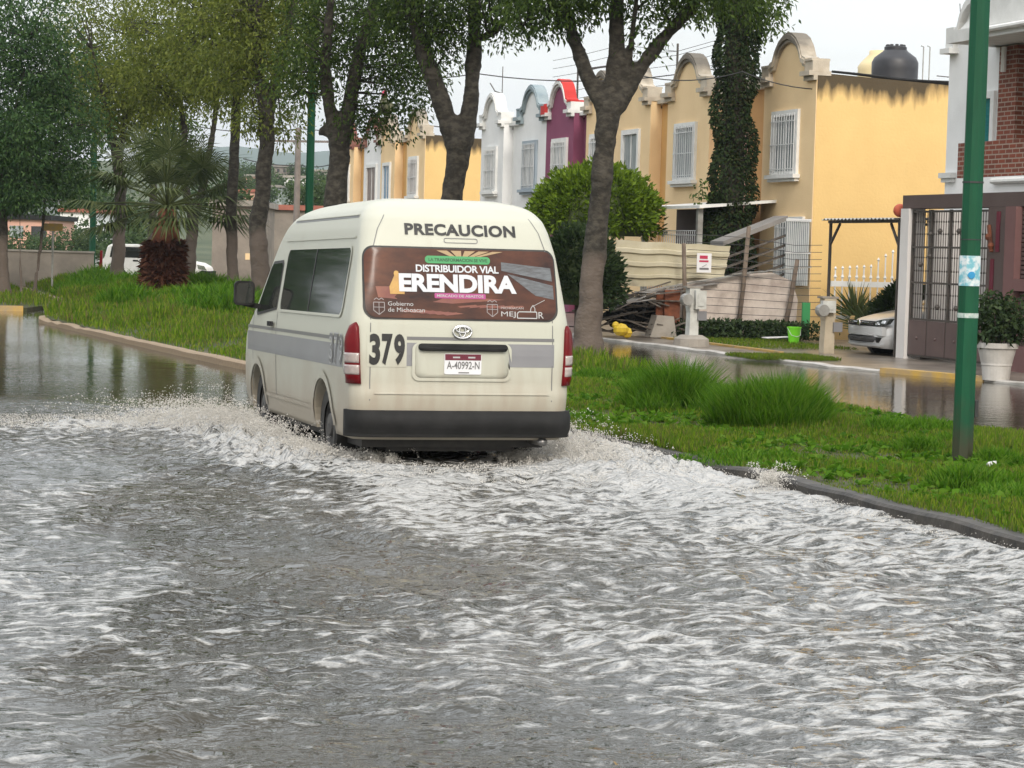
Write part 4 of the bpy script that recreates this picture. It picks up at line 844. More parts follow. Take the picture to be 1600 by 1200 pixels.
b = MB()
for sg in (-1, 1): quadgrid(b, .5, 3.5, 1.925, 1.945, side(sg), .010, 30, 2); quadgrid(b, 1.62, 3.86, .44, .475, side(sg), .012, 20, 2)
for sg in (-1,): pass
quadgrid(b, -.75, .74, .655, .672, rear, .010, 16, 2)
vpart('crease', b, 'cream_paint', body, True)
for sg in (-1, 1): b = MB(); quadgrid(b, .62, 3.30, 2.12, 2.135, side(sg), .018, 40, 1); vpart('drip_rail', b, 'cream_paint', body, True)
# side windows
for sg in (-1, 1):
    b = MB(); s_ = side(sg); ringpatch(b, rrect(.52, 3.30, 1.262, 1.865, .10), rrect(.55, 3.27, 1.285, 1.842, .085), s_, .010); vpart('window_seal', b, 'cream_paint', body)
    b = MB(); patch(b, rrect(.545, 3.275, 1.28, 1.848, .09), s_, .006, 6); sw = vpart('side_window', b, 'dark_glass', van, True)
    b = MB(); 
    for y in (1.95,): quadgrid(b, y-.012, y+.018, 1.285, 1.845, s_, .0095, 1, 8)
    vpart('window_divider', b, 'rubber', sw)
    b = MB(); DP = [(3.46, 1.30), (4.36, 1.235), (4.42, 1.27), (4.02, 1.66), (3.93, 1.71), (3.50, 1.72), (3.46, 1.69)]; patch(b, DP, s_, .006, 3); vpart('door_window', b, 'dark_glass', van, True)
    b = MB(); n_ = len(DP); ringpatch(b, [(3.9 + (y-3.9)*1.07, 1.48 + (z-1.48)*1.12) for y, z in DP], DP, s_, .005); vpart('window_seal', b, 'rubber', body)
    b = MB(); b.beam(Vector(s_(3.46, 1.14, .03)), Vector(s_(3.62, 1.14, .03)), .03, .045); vpart('door_handle', b, 'black_plastic', van)
    mr_ = MB(); x_ = sg * 1.10; P = rrect(-.10, .10, 1.30, 1.54, .05, 5)
    mr_.prism(P, lambda x, z: (x_ + x, 4.22, z), lambda x, z: (x_ + x*.85, 4.36, z)); mr_.beam((sg*.88, 4.30, 1.28), (x_, 4.28, 1.32), .05)
    mi = vpart('wing_mirror', mr_, 'black_plastic', van)
    b = MB(); P = rrect(-.08, .08, 1.32, 1.52, .04, 5); b.add([(x_ + x, 4.216, z) for x, z in P], [tuple(range(len(P)))]); vpart('mirror_glass', b, 'dark_glass', mi)
# pressed flares over the wheel openings
for sg in (-1, 1):
    for y0_ in WY: b = MB(); aa = np.linspace(.05, math.pi - .05, 24); ringpatch(b, [(y0_ + .47*math.cos(a), .33 + .47*math.sin(a)) for a in aa], [(y0_ + .40*math.cos(a), .33 + .40*math.sin(a)) for a in aa], side(sg), .014); b.f.pop(); vpart('arch_flare', b, 'cream_paint', body, True)
# windscreen
b = MB(); V = []
for z in np.linspace(1.22, 1.86, 7):
    for u in np.linspace(-1, 1, 13): s_ = wz(z) - rfz(z)*.5; V.append((u*s_*.98, fz(z) + .058 * (1 - (u)**2) - .10*abs(u)**4 + .004, z))
b.add(V, [(k*13+i, k*13+i+1, (k+1)*13+i+1, (k+1)*13+i) for k in range(6) for i in range(12)]); vpart('windscreen', b, 'dark_glass', van, True)
# lamps wrap the rear corners
for sg in (-1, 1):
    def lamp(l, z, o, sg=sg): return rear(sg * (wz(z) - rrz(z) + l) , z, o)
    out = [(.055, .735), (.20, .735), (.215, 1.05), (.20, 1.13), (.155, 1.205), (.10, 1.235), (.075, 1.20), (.06, 1.10)]
    def fine(P): return [(P[i][0] + (P[(i+1) % len(P)][0]-P[i][0])*k/4, P[i][1] + (P[(i+1) % len(P)][1]-P[i][1])*k/4) for i in range(len(P)) for k in range(4)]
    b = MB(); patch(b, fine(out), lamp, .022, 5, .01, 0.0); tl = vpart('tail_lamp', b, 'red_lens', van, True)
    for z0, z1 in ((.905, .985), (.81, .888)):
        b = MB(); patch(b, fine([(.062, z0), (.205, z0), (.21, z1), (.06, z1)]), lamp, .0345, 3, .002, .01); vpart('clear_lens', b, 'clear_lens', tl, True)
# bumper
b = MB()
def bump_ring(z):
    W_, rr, y0_ = .965, .22, (-.015 if .36 < z < .5 else .02); P = []
    for i in range(13): a = math.pi/2 * i/12; P.append((-(W_-rr) - rr*math.cos(a), y0_ + rr - rr*math.sin(a)))
    for i in range(13): a = math.pi/2 * i/12; P.append(((W_-rr) + rr*math.sin(a), y0_ + rr - rr*math.cos(a)))
    return P
for sg in (1,):
    zz = [.305, .315, .34, .38, .48, .515, .522]; n_ = 26
    for z in zz: b.v += [(x, y, z) for x, y in bump_ring(z)]
    for z in zz[::-1]: b.v += [(x*.93, y + .10, z) for x, y in bump_ring(z)]
    R_ = len(zz) * 2
    b.f += [(k*n_+i, k*n_+i+1, ((k+1) % R_)*n_+i+1, ((k+1) % R_)*n_+i) for k in range(R_) for i in range(n_-1)]
    b.f += [tuple(k*n_ for k in range(R_)), tuple(k*n_+n_-1 for k in range(R_-1, -1, -1))]
bp_ = vpart('rear_bumper', b, 'black_plastic', van, True)
# underside, wheels, exhaust
b = MB(); b.box(-.78, .78, .35, 5.0, .20, .32); b.box(-.55, .55, .45, 1.0, .16, .21); b.tube([(-.7, 1.22, .30), (.7, 1.22, .30)], .05, 8); b.ball((0, 1.22, .28), .14, 10); vpart('underbody', b, 'rubber', van)
b = MB(); b.tube([(.66, .9, .27), (.68, .3, .27), (.70, .06, .265)], .035, 10); vpart('exhaust_pipe', b, 'steel', van, True)
for sg in (-1, 1):
    for y in WY:
        xo = sg * .885; b = MB(); prof = [(.20, -.09), (.30, -.10), (.335, -.085), (.343, -.05), (.343, .05), (.335, .085), (.30, .10), (.20, .09)]; n_ = 36
        def wp(r, q, a, xo=xo, y=y, sg=sg): return (xo - sg*.10 + q, y + r*math.cos(a), .33 + r*math.sin(a))
        for r, q in prof: b.v += [wp(r, q, 2*math.pi*j/n_) for j in range(n_)]
        b.f += [(k*n_+j, k*n_+(j+1) % n_, (k+1)*n_+(j+1) % n_, (k+1)*n_+j) for k in range(len(prof)-1) for j in range(n_)]
        for j in range(n_):
            a = 2*math.pi*j/n_
            if j % 2 == 0: b.add([wp(.35, q, a + d) for q in (-.08, .08) for d in (-.04, .04)] , [(0,1,3,2)])
        wh = vpart('wheel', b, 'rubber', van)
        b = MB()
        for r, q in ((.205, sg*.075), (.19, sg*.05), (.12, sg*.045), (.09, sg*.085), (.01, sg*.09)): b.v += [wp(r, q, 2*math.pi*j/24) for j in range(24)]
        b.f += [(k*24+j, k*24+(j+1) % 24, (k+1)*24+(j+1) % 24, (k+1)*24+j) for k in range(4) for j in range(24)]
        vpart('rim', b, 'dirty_steel', wh)
van.location = (VX, VY, -.05); van.rotation_euler = (-.015, 0, VYAW)

# ------------------------------------------------------------------ street furniture
def green_pole(label, x, y, r, ztop, lamp=False, stickers=False):
    z0 = float(mound(np.array([x]), np.array([y]))[0]) if x > 3 and y < 90 else .1
    t = thing('lamp_post', label, 'lamp post', (x, y, z0), 'green lamp posts along the planted strip')
    b = MB(); b.lathe([(r*1.02, z0 - .3), (r, z0 + 1), (r*.86, ztop)], (x, y, 0), 8); obj('pole', b, M['green_pole'], t)
    b = MB(); b.tube([(x, y, ztop), (x - .4, y, ztop + .35), (x - 1.5, y, ztop + .5)], [.05, .045, .035], 8); obj('lamp_arm', b, M['green_pole'], t)
    b = MB(); b.lathe([(.02, .1), (.16, .06), (.2, 0), (.12, -.06)], (x - 1.7, y, ztop + .5), 12); obj('lamp_head', b, M['galv'], t)
    return t, z0
PX, PY, _ = ground(1503, 724, .13)
tP, z0 = green_pole('thick green lamp post standing in the grass at right, with torn blue stickers', PX, PY, .088, 8.5)
b = MB(); b.lathe([(0.0905, 1.61), (0.0905, 1.86)], (PX, PY, 0), 8); obj('sticker', b, M['sticker'], tP)
b = MB(); b.lathe([(0.0906, 1.345), (0.0906, 1.385)], (PX, PY, 0), 8); obj('torn_sticker', b, M['torn_sticker'], tP)
b = MB(); c0 = Vector((PX, PY, 1.70)) - Vector((.30, .955, 0)) * .093; b.lathe([(.001, -.002), (.03, -.001), (.03, .001), (.001, .002)], (0, 0, 0), 12); b.v = [(c0.x + p[0]*.955, c0.y - p[0]*.3 - p[2], c0.z + p[1]) for p in b.v]; obj('sticker_dot', b, M['blue_sticker'], tP)
b = MB(); b.lathe([(0.0912, 2.46), (0.0912, 2.475)], (PX, PY, 0), 8); b.lathe([(0.0912, 1.99), (0.0912, 1.998)], (PX, PY, 0), 8); b.box(PX + .08, PX + .11, PY - .04, PY + .02, .52, .66); obj('band', b, M['wire'], tP)
green_pole('slim green lamp post rising above the minibus roof', 12.2, 57.5, .11, 9.5)
green_pole('thin green lamp post beside the palm at far left', 10.75, 92, .13, 9.0)
# concrete utility pole and overhead lines
t = thing('utility_pole', 'slim concrete utility pole with a crossarm, seen between two trunks in the distance', 'utility pole', tuple(ground(464, 402)) if False else (17.2, 88, .08))
P0 = at(464, 310, 95); t.location = (P0.x, P0.y, .08); WL[t.name] = Vector(t.location)
b = MB(); b.lathe([(.15, .05), (.12, at(467, 200, 95).z)], (P0.x, P0.y, 0), 8); obj('pole', b, M['pole_concrete'], t)
a1, a2 = at(425, 220, 95), at(540, 222, 95); b = MB(); b.beam(a1, a2, .09); obj('crossarm', b, M['pole_concrete'], t)
def wire(label, pts, D, r=.012, sag=.0):
    P = [at(u, v, d) for (u, v), d in zip(pts, D)]; b = MB(); q = []
    for A, B_ in zip(P[:-1], P[1:]):
        for k in range(8): f = k/8; p = A.lerp(B_, f); p.z -= sag * 4 * f * (1-f); q.append(p)
    q.append(P[-1]); b.tube(q, r, 4); return obj('overhead_wire', b, M['wire'], base=tuple(P[0]), label=label, cat='wire', group='overhead wires between the houses')
wire('top wire passing behind the crossarm of the utility pole', [(300, 196), (467, 201), (640, 190)], (95, 95, 90), .018, .2)
wire('long wire crossing in front of the white and purple gables', [(500, 100), (745, 115), (1110, 108), (1480, 132)], (62, 60, 58, 56), .014, .25)
wire('wire running along the far yellow gables, below the rooster', [(560, 205), (660, 194), (760, 197)], (88, 88, 80), .02, .1)
wire('lowest wire between the trunks in front of the distant hills', [(380, 248), (470, 258), (520, 256)], (95, 95, 95), .02, .1)
wire('wire at the height of the ivy covered trunk', [(1000, 118), (1160, 112), (1320, 138)], (52, 50, 50), .012, .15)

# ------------------------------------------------------------------ the derelict front yard
SY = 45.5
t = thing('yard_wall', 'whitewashed rough block wall with broken top beside the yellow house', 'wall', (19, SY, .08))
b = MB(); b.prism([(17.75, -.2), (20.45, -.2), (20.5, .9), (20.35, 1.30), (19.9, 1.47), (19.2, 1.42), (18.4, 1.30), (17.75, 1.18)], lambda x, z: (x, SY, z), lambda x, z: (x, SY + .15, z)); obj('blockwork', b, M['whitewash'], t)
t = thing('corrugated_panel', 'stained cream ribbed sheet propped behind the fence posts', 'panel', (17.6, 45.75, 1.1))
b = MB(); V = []
cols_ = np.linspace(16.35, 18.98, 40); prof = [(0.0, 0), (.16, 0), (.18, .05), (.24, .05), (.26, 0), (.42, 0), (.44, .05), (.52, .05), (.54, 0), (.70, 0), (.72, .05), (.80, .05), (.82, 0), (.98, 0)]
for x in cols_:
    f = (x - 16.35) / 2.63; cut_ = max(0, (f - .86) / .14) ** 1.5 * .55
    for z, o in prof: V.append((x - (.18 * (1 - z/.98) if f > .9 else 0) + .12*cut_*0, 45.75 - o - .04*math.sin(f*7), 1.10 + .06*f + z * (1 - .12 * f) + .01*math.sin(f*19)))
n_ = len(prof); b.add(V, [(i*n_+k, (i+1)*n_+k, (i+1)*n_+k+1, i*n_+k+1) for i in range(39) for k in range(n_-1)]); po = obj('ribbed_sheet', b, M['old_panel'], t)
md = po.modifiers.new('thickness', 'SOLIDIFY'); md.thickness = .006
def plank(a, b_, w_, h_): m_ = MB(); m_.beam(a, b_, w_, h_); return m_
for i, (lbl, a, b_, w_, m_) in enumerate([
    ('long pale metal strip curving along the top of the block wall, upper of two', (16.9, 45.3, 1.02), (19.35, 45.42, 1.47), .10, 'galv'),
    ('long grey metal strip along the top of the block wall, lower of two', (16.6, 45.2, .96), (18.6, 45.42, 1.22), .09, 'sheet_metal'),
    ('grey pole lying on the right end of the block wall', (18.9, 45.35, 1.42), (20.7, 45.3, 1.62), .07, 'galv')]):
    obj('metal_strip', plank(a, b_, w_, .03), M[m_], base=a, label=lbl, cat='scrap metal', group='scrap strips on the block wall')
random.seed(11)
scr = thing('scrap_pile', 'dark heap of planks and junk at the foot of the ribbed panel', 'scrap pile', (17, 45.6, .08))
b = MB()
for k in range(80):
    x = random.uniform(16.0, 17.75); y = random.uniform(45.0, 46.4); z = .12 + random.random() * .95 * (1 - abs(x - 17.0) * .35); ln = random.uniform(.5, 1.2); an = random.uniform(-.5, .5); dip = random.uniform(-.18, .22)
    b.beam((x - ln/2*math.cos(an), y - ln/2*math.sin(an), max(.1, z - dip)), (x + ln/2*math.cos(an), y + ln/2*math.sin(an), max(.1, z + dip)), random.uniform(.06, .16), .025)
obj('planks', b, M['weathered_wood'], scr)
b = MB()
for a, b_, w_ in (((16.05, 45.0, .62), (16.75, 45.1, .92), .34), ((16.2, 44.9, .75), (17.0, 45.0, .86), .10), ((16.6, 45.05, 1.0), (17.1, 45.1, .98), .22)): b.beam(a, b_, w_, .02)
obj('sheet', b, M['sheet_metal'], scr)
b = MB(); b.box(17.3, 17.65, 45.2, 45.25, .35, 1.05); b.box(17.15, 17.5, 45.3, 45.34, .5, 1.0); obj('rusty_panel', b, M['rust'], scr)
b = MB(); b.prism([(16.9, .05), (17.5, .05), (17.42, .5), (17.05, .52)], lambda x, z: (x, 44.95, z), lambda x, z: (x, 45.3, z)); obj('stone', b, M['concrete'], scr)
b = MB()
for k in range(30): a = random.uniform(0, 6.28); r_ = random.uniform(.05, .3); b.ball((16.7 + r_*math.cos(a)*2, 45.9 + r_*math.sin(a), random.uniform(.2, .75)), random.uniform(.08, .2), 6)
obj('black_bags', b, M['black_plastic'], scr)
P = ground(970, 526, .1); b = MB(); b.ball((P.x, P.y, .24), .17, 10, .8); b.ball((P.x + .13, P.y, .18), .12, 8); b.ball((P.x - .1, P.y + .05, .33), .08, 8); obj('plastic_bag', b, M['yellow_plastic'], base=(P.x, P.y, .1), label='crumpled bright yellow plastic lying by the scrap pile', cat='bag')
for lbl, x0, z0, x1, z1, r_ in (('leaning wooden post in front of the ribbed panel, left of the sign', 17.80, -.1, 17.72, 2.05, .05), ('wooden post rising behind the middle of the white block wall', 19.0, -.1, 19.2, 2.45, .052), ('slanting wooden post by the green bucket', 20.05, -.1, 20.36, 1.78, .055)):
    b = MB(); b.tube([(x0, SY - .22, z0), ((x0+x1)/2 + .02, SY - .22, (z0+z1)/2), (x1, SY - .22, z1)], [r_, r_*.95, r_*.85], 8, .1); obj('fence_post', b, M['wood'], base=(x0, SY - .22, .08), smooth=True, label=lbl, cat='post', group='wooden fence posts of the yard')
t = thing('wire_fence', 'strands of fence wire strung between the wooden posts of the yard', 'fence', (19, SY - .3, .08)); b = MB()
for k in range(13): z = .25 + .165*k; b.tube([(17.78, SY - .29, z + .02), (19.08, SY - .29, z - .02), (20.25, SY - .29, z*.93), (20.9, SY - .29, z*.94)], .006, 4)
obj('wires', b, M['wire'], t)
t = thing('notice', 'small white notice with red heading hung on the ribbed panel', 'sign', (18.15, 45.12, 1.44)); b = MB(); b.box(17.98, 18.31, 45.14, 45.155, 1.44, 1.85); obj('board', b, M['sign_white'], t)
b = MB(); b.box(18.04, 18.22, 45.134, 45.139, 1.73, 1.80); b.box(18.03, 18.24, 45.134, 45.139, 1.66, 1.70); obj('red_lettering', b, M['sign_red'], t)
b = MB(); b.box(18.04, 18.25, 45.134, 45.139, 1.50, 1.54); b.beam((18.1, 45.136, 1.56), (18.2, 45.136, 1.62), .03, .003); obj('dark_lettering', b, M['stripe_dark'], t)
P = ground(1240, 538, .03); t = thing('bucket', 'bright lime green bucket on the grass by the yellow house', 'bucket', (P.x, P.y, .03)); b = MB(); b.lathe([(.10, .03), (.14, .36), (.15, .36), (.15, .39), (.13, .39), (.10, .13)], (P.x, P.y, 0), 20); obj('pail', b, M['lime_plastic'], t, smooth=False)
b = MB(); b.tube([(P.x - .15, P.y, .37), (P.x - .1, P.y - .1, .22), (P.x, P.y - .15, .19), (P.x + .1, P.y - .1, .22), (P.x + .15, P.y, .37)], .006, 5); obj('handle', b, M['white_iron'], t)
P = ground(1215, 531, .1); b = MB(); b.beam((P.x - .3, P.y, .14), (P.x + .3, P.y + .1, .16), .2, .02); obj('pale_scrap', b, M['sign_white'], base=(P.x, P.y, .12), label='flat pale scrap left of the lime green bucket', cat='litter')
b = MB(); b.box(20.42, 20.6, 45.05, 45.10, .1, .85); obj('green_board', b, M['green_ink'], base=(20.5, 45, .1), label='narrow dark green board standing at the right end of the block wall', cat='board')
# electricity meter posts
def meter(label, u, v, h, m_, sc, base=True):
    P = ground(u, v, .03); t = thing('meter_post', label, 'meter post', (P.x, P.y, .03), 'electricity meter posts along the sidewalk'); x, y = P.x, P.y
    b = MB(); b.prism([(x - .15*sc, -.1), (x + .15*sc, -.1), (x + .13*sc, h*.6), (x + .16*sc, h*.68), (x + .16*sc, h), (x - .16*sc, h), (x - .16*sc, h*.7), (x - .12*sc, h*.6)], lambda X_, z: (X_, y - .11, z), lambda X_, z: (X_, y + .11, z)); obj('post', b, M[m_], t)
    if base: b = MB(); b.lathe([(.36, .0), (.34, .18), (.22, .25)], (x, y, 0), 12); obj('footing', b, M['concrete'], t)
    b = MB(); xa, xb, zl = (x - .02, x + .20, .40) if base else (x - .20, x + .06, .26); b.box(xa, xb, y - .22, y - .112, h - zl, h - .04); b.box(xa + .04, xb - .04, y - .235, y - .221, h - zl + .06, h - .10); obj('meter_box', b, M['meter_white'], t)
    b = MB(); b.v = []; b.lathe([(.001, -.10), (.11, -.10), (.12, -.06), (.12, .06), (.001, .06)], (0, 0, 0), 14); b.v = [(x - .20 + p[0], y - .18 + p[2], h - .22 + p[1]) for p in b.v]; obj('dial', b, M['galv'], t, smooth=False)
    b = MB(); b.box(x - .17, x + .17, y - .12, y + .12, h + .002, h + .04); obj('cap', b, M['concrete'], t)
    b = MB(); b.box(x + .06, x + .24, y - .16, y - .112, h - .62, h - .44); obj('switch_box', b, M['stripe_grey'], t)
meter('white meter post on a concrete footing in front of the block wall', 1080, 541, 1.16, 'meter_white', .68)
meter('beige meter post beside the carport post, left of the silver car', 1291, 552, 1.06, 'meter_beige', .75, False)

# carport with sheet roof, ball on top
t = thing('carport', 'thin brown steel carport frame with corrugated sheet roof above the silver car', 'carport', (GX, 39.5, .08))
for y, m_ in ((40.95, 'iron'), (37.99, 'iron')):
    b = MB(); b.box(GX - .024, GX + .024, y - .024, y + .024, -.1, 2.5); dy = .32 if y > 39 else -.0
    obj('post', b, M[m_], t); b = MB()
    if y > 39: b.beam((GX, y - .02, 2.1), (GX, y - .42, 2.49), .04)
    else: b.beam((GX, y + .02, 2.1), (GX, y + .35, 2.49), .04)
    obj('brace', b, M[m_], t)
b = MB(); b.box(GX - .03, GX + .03, 37.95, 41.02, 2.501, 2.55); b.box(GX + 1.7, GX + 1.76, 37.95, 41.02, 2.501, 2.55); obj('beam', b, M['iron'], t)
b = MB(); V = []; ys2 = np.arange(37.92, 41.12, .04)
for k, y in enumerate(ys2): z = 2.575 + .018*math.cos(2*math.pi*(y/.16)); V += [(GX - .14, y, z), (GX + 1.9, y, z + .06)]
b.add(V, [(2*k, 2*k+1, 2*k+3, 2*k+2) for k in range(len(ys2)-1)]); ro = obj('sheet_roof', b, M['galv'], t); ro.modifiers.new('thickness', 'SOLIDIFY').thickness = .008
b = MB(); b.ball((GX + .1, 38.2, 2.73), .125, 16); obj('ball', b, M['terracotta_ball'], base=(GX + .1, 38.2, 2.6), smooth=True, label='terracotta coloured ball resting on the carport roof', cat='ball')
t = thing('picket_fence', 'white spindle fence in front of the yellow side wall', 'fence', (22.3, 45.35, .1)); b = MB()
for k in range(11):
    x = 21.3 + .17*k; zt = 1.62 + .012*k + (.0 if k < 6 else .14 + .08*(k % 3)); b.lathe([(.018, .5), (.018, 1.2), (.018, 1.38), (.04, 1.42), (.018, 1.47), (.016, zt - .05), (.035, zt - .02), (.005, zt + .03)], (x, 45.35, 0), 8)
obj('spindles', b, M['white_paint'], t)
b = MB(); b.box(21.2, 23.2, 45.32, 45.38, 1.21, 1.33); b.box(21.2, 23.2, 45.32, 45.38, .5, .58); obj('rail', b, M['white_paint'], t)

# silver saloon nosing out of the driveway
car = thing('silver_car', 'silver saloon car with dark grille parked under the carport', 'car', (0, 0, 0))
def hood(yy, x):      # local: x = distance back from the nose, y across (towards +street), z
    return 0
b = MB(); n1, n2 = 26, 17; V = []
xs_ = [0, .02, .05, .10, .18, .30, .45, .65, .9, 1.15, 1.35, 1.5, 1.7, 1.95, 2.2, 2.5, 2.9, 3.3, 3.6, 3.8, 4.0, 4.2, 4.4, 4.5, 4.56, 4.58]
ztop = np.interp(xs_, [0, .05, .15, .4, .9, 1.35, 1.9, 2.3, 3.2, 3.9, 4.5, 4.58], [.55, .68, .735, .80, .90, .97, 1.33, 1.42, 1.42, 1.10, 1.02, .8])
zbot = np.interp(xs_, [0, .1, .3, 4.3, 4.58], [.30, .20, .19, .22, .45]); hwx = np.interp(xs_, [0, .1, .3, .6, 1.2, 3.5, 4.3, 4.58], [.56, .70, .80, .865, .89, .89, .82, .62])
for x, zt, zb, hw_ in zip(xs_, ztop, zbot, hwx):
    cab = np.clip((zt - 1.0) / .4, 0, 1)
    for k in range(n2):
        a = math.pi * k / (n2 - 1); cx = -math.cos(a); sn = math.sin(a)
        yy_ = hw_ * math.copysign(abs(cx) ** .45, cx); zz_ = zb + (zt - zb) * sn ** .42
        if zz_ > .85: yy_ *= 1 - cab * .22 * min(1, (zz_ - .85) / .5)
        V.append((x + .16 * (abs(yy_) / .9) ** 2.5 * (1 if x < .6 else 0) * (1 - x/.6), yy_, zz_))
b.add(V, [(i*n2+k, (i+1)*n2+k, (i+1)*n2+k+1, i*n2+k+1) for i in range(len(xs_)-1) for k in range(n2-1)]); b.f += [tuple(range(n2)), tuple((len(xs_)-1)*n2 + k for k in range(n2-1, -1, -1))]
b.f += [(i*n2, i*n2+n2-1, (i+1)*n2+n2-1, (i+1)*n2) for i in range(len(xs_)-1)]
cb = obj('body', b, M['silver_paint'], car, smooth=True, local=True)
def nose(y, z, o=.004): return (.16 * (abs(y) / .9) ** 2.5 + .02 - o + max(0, z - .66) * .5 + max(0, .36 - z) * .3 + .26 * max(0, (abs(y) - .62)) ** 1.2, y, z)
def cpatch(name, P, m_, o, parent=car, o0=None):
    mb = MB(); Q = [(P[i][0] + (P[(i+1) % len(P)][0]-P[i][0])*k/5, P[i][1] + (P[(i+1) % len(P)][1]-P[i][1])*k/5) for i in range(len(P)) for k in range(5)]; patch(mb, Q, nose, o, 4, 0, -.06); return obj(name, mb, M[m_], parent, smooth=False, local=True)
gr_ = cpatch('grille', [(-.50, .615), (.50, .615), (.53, .70), (-.53, .70)], 'black_plastic', .025)
mb = MB()
for z in (.642, .672): quadgrid(mb, -.50, .50, z, z + .008, nose, .034, 14, 1)
obj('grille_bar', mb, M['chrome'], gr_, local=True)
lg = cpatch('lower_grille', [(-.62, .305), (.62, .305), (.66, .40), (.5, .42), (-.5, .42), (-.66, .40)], 'black_plastic', .025)
mb = MB()
for z in (.33, .352, .374, .396): quadgrid(mb, -.60, .60, z, z + .006, nose, .034, 14, 1)
obj('grille_bar', mb, M['stripe_grey'], lg, local=True)
cpatch('front_lip', [(-.68, .235), (.68, .235), (.70, .275), (-.70, .275)], 'silver_paint', .05)
cpatch('bumper', [(-.72, .435), (.72, .435), (.72, .60), (-.72, .60)], 'silver_paint', .022)
for sg in (-1, 1):
    h_ = cpatch('headlamp', [(sg*.53, .61), (sg*.80, .655), (sg*.83, .76), (sg*.70, .745), (sg*.54, .70)], 'dark_glass', .03)
    mb = MB(); quadgrid(mb, sg*.57, sg*.68, .64, .69, nose, .034, 3, 2); quadgrid(mb, sg*.70, sg*.78, .67, .72, nose, .034, 3, 2); obj('lamp_reflector', mb, M['chrome'], h_, local=True)
    for x in (.87, 3.5):
        mb = MB(); mb.lathe([(.18, -.09), (.31, -.09), (.315, 0), (.31, .09), (.18, .09)], (0, 0, 0), 28); mb.v = [(x + p[0], sg*.80 + p[2], .31 + p[1]) for p in mb.v]; w_ = obj('wheel', mb, M['rubber'], car, local=True)
        mb = MB(); mb.lathe([(.01, .095), (.17, .09), (.20, .10), (.20, .08), (.01, .07)], (0, 0, 0), 20); mb.v = [(x + p[0], sg*(.80 + p[2]), .31 + p[1]) for p in mb.v]; obj('rim', mb, M['steel'], w_, local=True)
mb = MB(); mb.lathe([(.001, -.01), (.055, -.01), (.06, 0), (.055, .008), (.001, .01)], (0, 0, 0), 20); mb.v = [(nose(0, .66)[0] - .04 + p[2], p[0], .658 + p[1]) for p in mb.v]; em = obj('emblem', mb, M['chrome'], car, local=True)
mb = MB(); V = []
for f in np.linspace(0, 1, 6):
    x = 1.40 + .50*f; z = .985 + .34*f + .03
    for y in np.linspace(-.74, .74, 9): V.append((x + .06*(y/.74)**2, y*(1 - .14*f), z - .05*(y/.74)**2))
mb.add(V, [(k*9+i, k*9+i+1, (k+1)*9+i+1, (k+1)*9+i) for k in range(5) for i in range(8)]); obj('windscreen', mb, M['dark_glass'], car, local=True, smooth=True)
car.location = (18.85, 38.98, -.03)
# potted plant
P = ground(1556, 594, .03); t = thing('plant_pot', 'large pale tapered plant pot standing on the sidewalk in front of the brown shutters', 'plant pot', (P.x, P.y, .03)); x, y = P.x, P.y
b = MB(); b.lathe([(.205, .03), (.225, .25), (.235, .26), (.235, .29), (.29, .52), (.315, .52), (.315, .60), (.28, .60), (.25, .5), (.02, .5)], (x, y, 0), 28); obj('pot', b, M['pot_white'], t)
RNG = np.random.default_rng(5); T, Lp, off = crown_pts([((x + .02, y, .95), (.44, .42, .42), 1)], 150, 12, .13, .5); V, Q = leaves(Lp, off + RNG.normal(size=off.shape) * .05 + np.array([0, 0, -.03]), .10, .05, .1)
tt = thing('potted_shrub', 'dark leafy shrub growing in the large pale pot', 'shrub', (x, y, .52)); npobj('foliage', V, Q, LEAF['shrub'], tt); b = MB()
for k in range(6): b.tube([(x, y, .45), (x + .1*math.cos(k), y + .1*math.sin(k), .7), (x + .3*math.cos(k), y + .3*math.sin(k), 1.05)], [.02, .015, .006], 5)
obj('stem', b, M['bark'], tt)
b = MB(); b.ball((x - .36, y + .1, .95), .05, 8); b.ball((x - .33, y + .06, .9), .03, 8); obj('flower', b, M['sign_red'], tt)
# painted kerb block by the driveway
b = MB(); V = []
b.prism([(-.02, -.2), (.17, -.2), (.17, .085), (-.005, .08)], lambda x, z: (float(poly_x(LOTK, 31.0)) + x - .012, 31.0, z), lambda x, z: (float(poly_x(LOTK, 33.2)) + x - .012, 33.2, z)); obj('kerb_block', b, M['yellow_kerb_paint'], base=(17, 32, 0), label='worn yellow painted kerb stretch behind the near green post', cat='kerb')
b = MB(); b.prism([(0, -.1), (.09, -.1), (.09, .07), (0, .07)], lambda x, z: (17.15 + x, 38.8, z), lambda x, z: (17.15 + x, 45.2, z)); obj('yard_edging', b, M['yellow_kerb_paint'], base=(17.2, 42, 0), label='low ochre edging strip along the front of the yard', cat='kerb')
# lean-to porch and stair behind the yard
t = thing('porch', 'lean-to porch with white sloping roof, left of the ivy covered trunk', 'porch', (19.3, 50, .08))
b = MB(); b.prism([(19.1, 2.86), (21, 3.05), (21, 3.11), (19.1, 2.93)], lambda x, z: (x, 47.9, z), lambda x, z: (x, 52.0, z)); obj('roof', b, M['white_paint'], t)
for y in (48.1, 51.6): b = MB(); b.box(19.15, 19.27, y, y + .12, -.1, 2.86); obj('post', b, M['galv'], t)
b = MB(); b.box(20.1, 20.2, 48.1, 51.9, -.1, 2.9); obj('back_wall', b, M['brown_wall'], t)
b = MB()
for k in range(26): y = 48.3 + .13*k; b.box(19.2, 19.215, y - .007, y + .007, .3, 2.35)
for z in (.9, 1.6, 2.25, 2.35): b.box(19.2, 19.22, 48.22, 51.6, z, z + .02)
obj('railings', b, M['white_iron'], t)
t = thing('lean_to', 'collapsed grey sheet lean-to sloping down beside the tan end house', 'shed', (19.6, 46.5, .08))
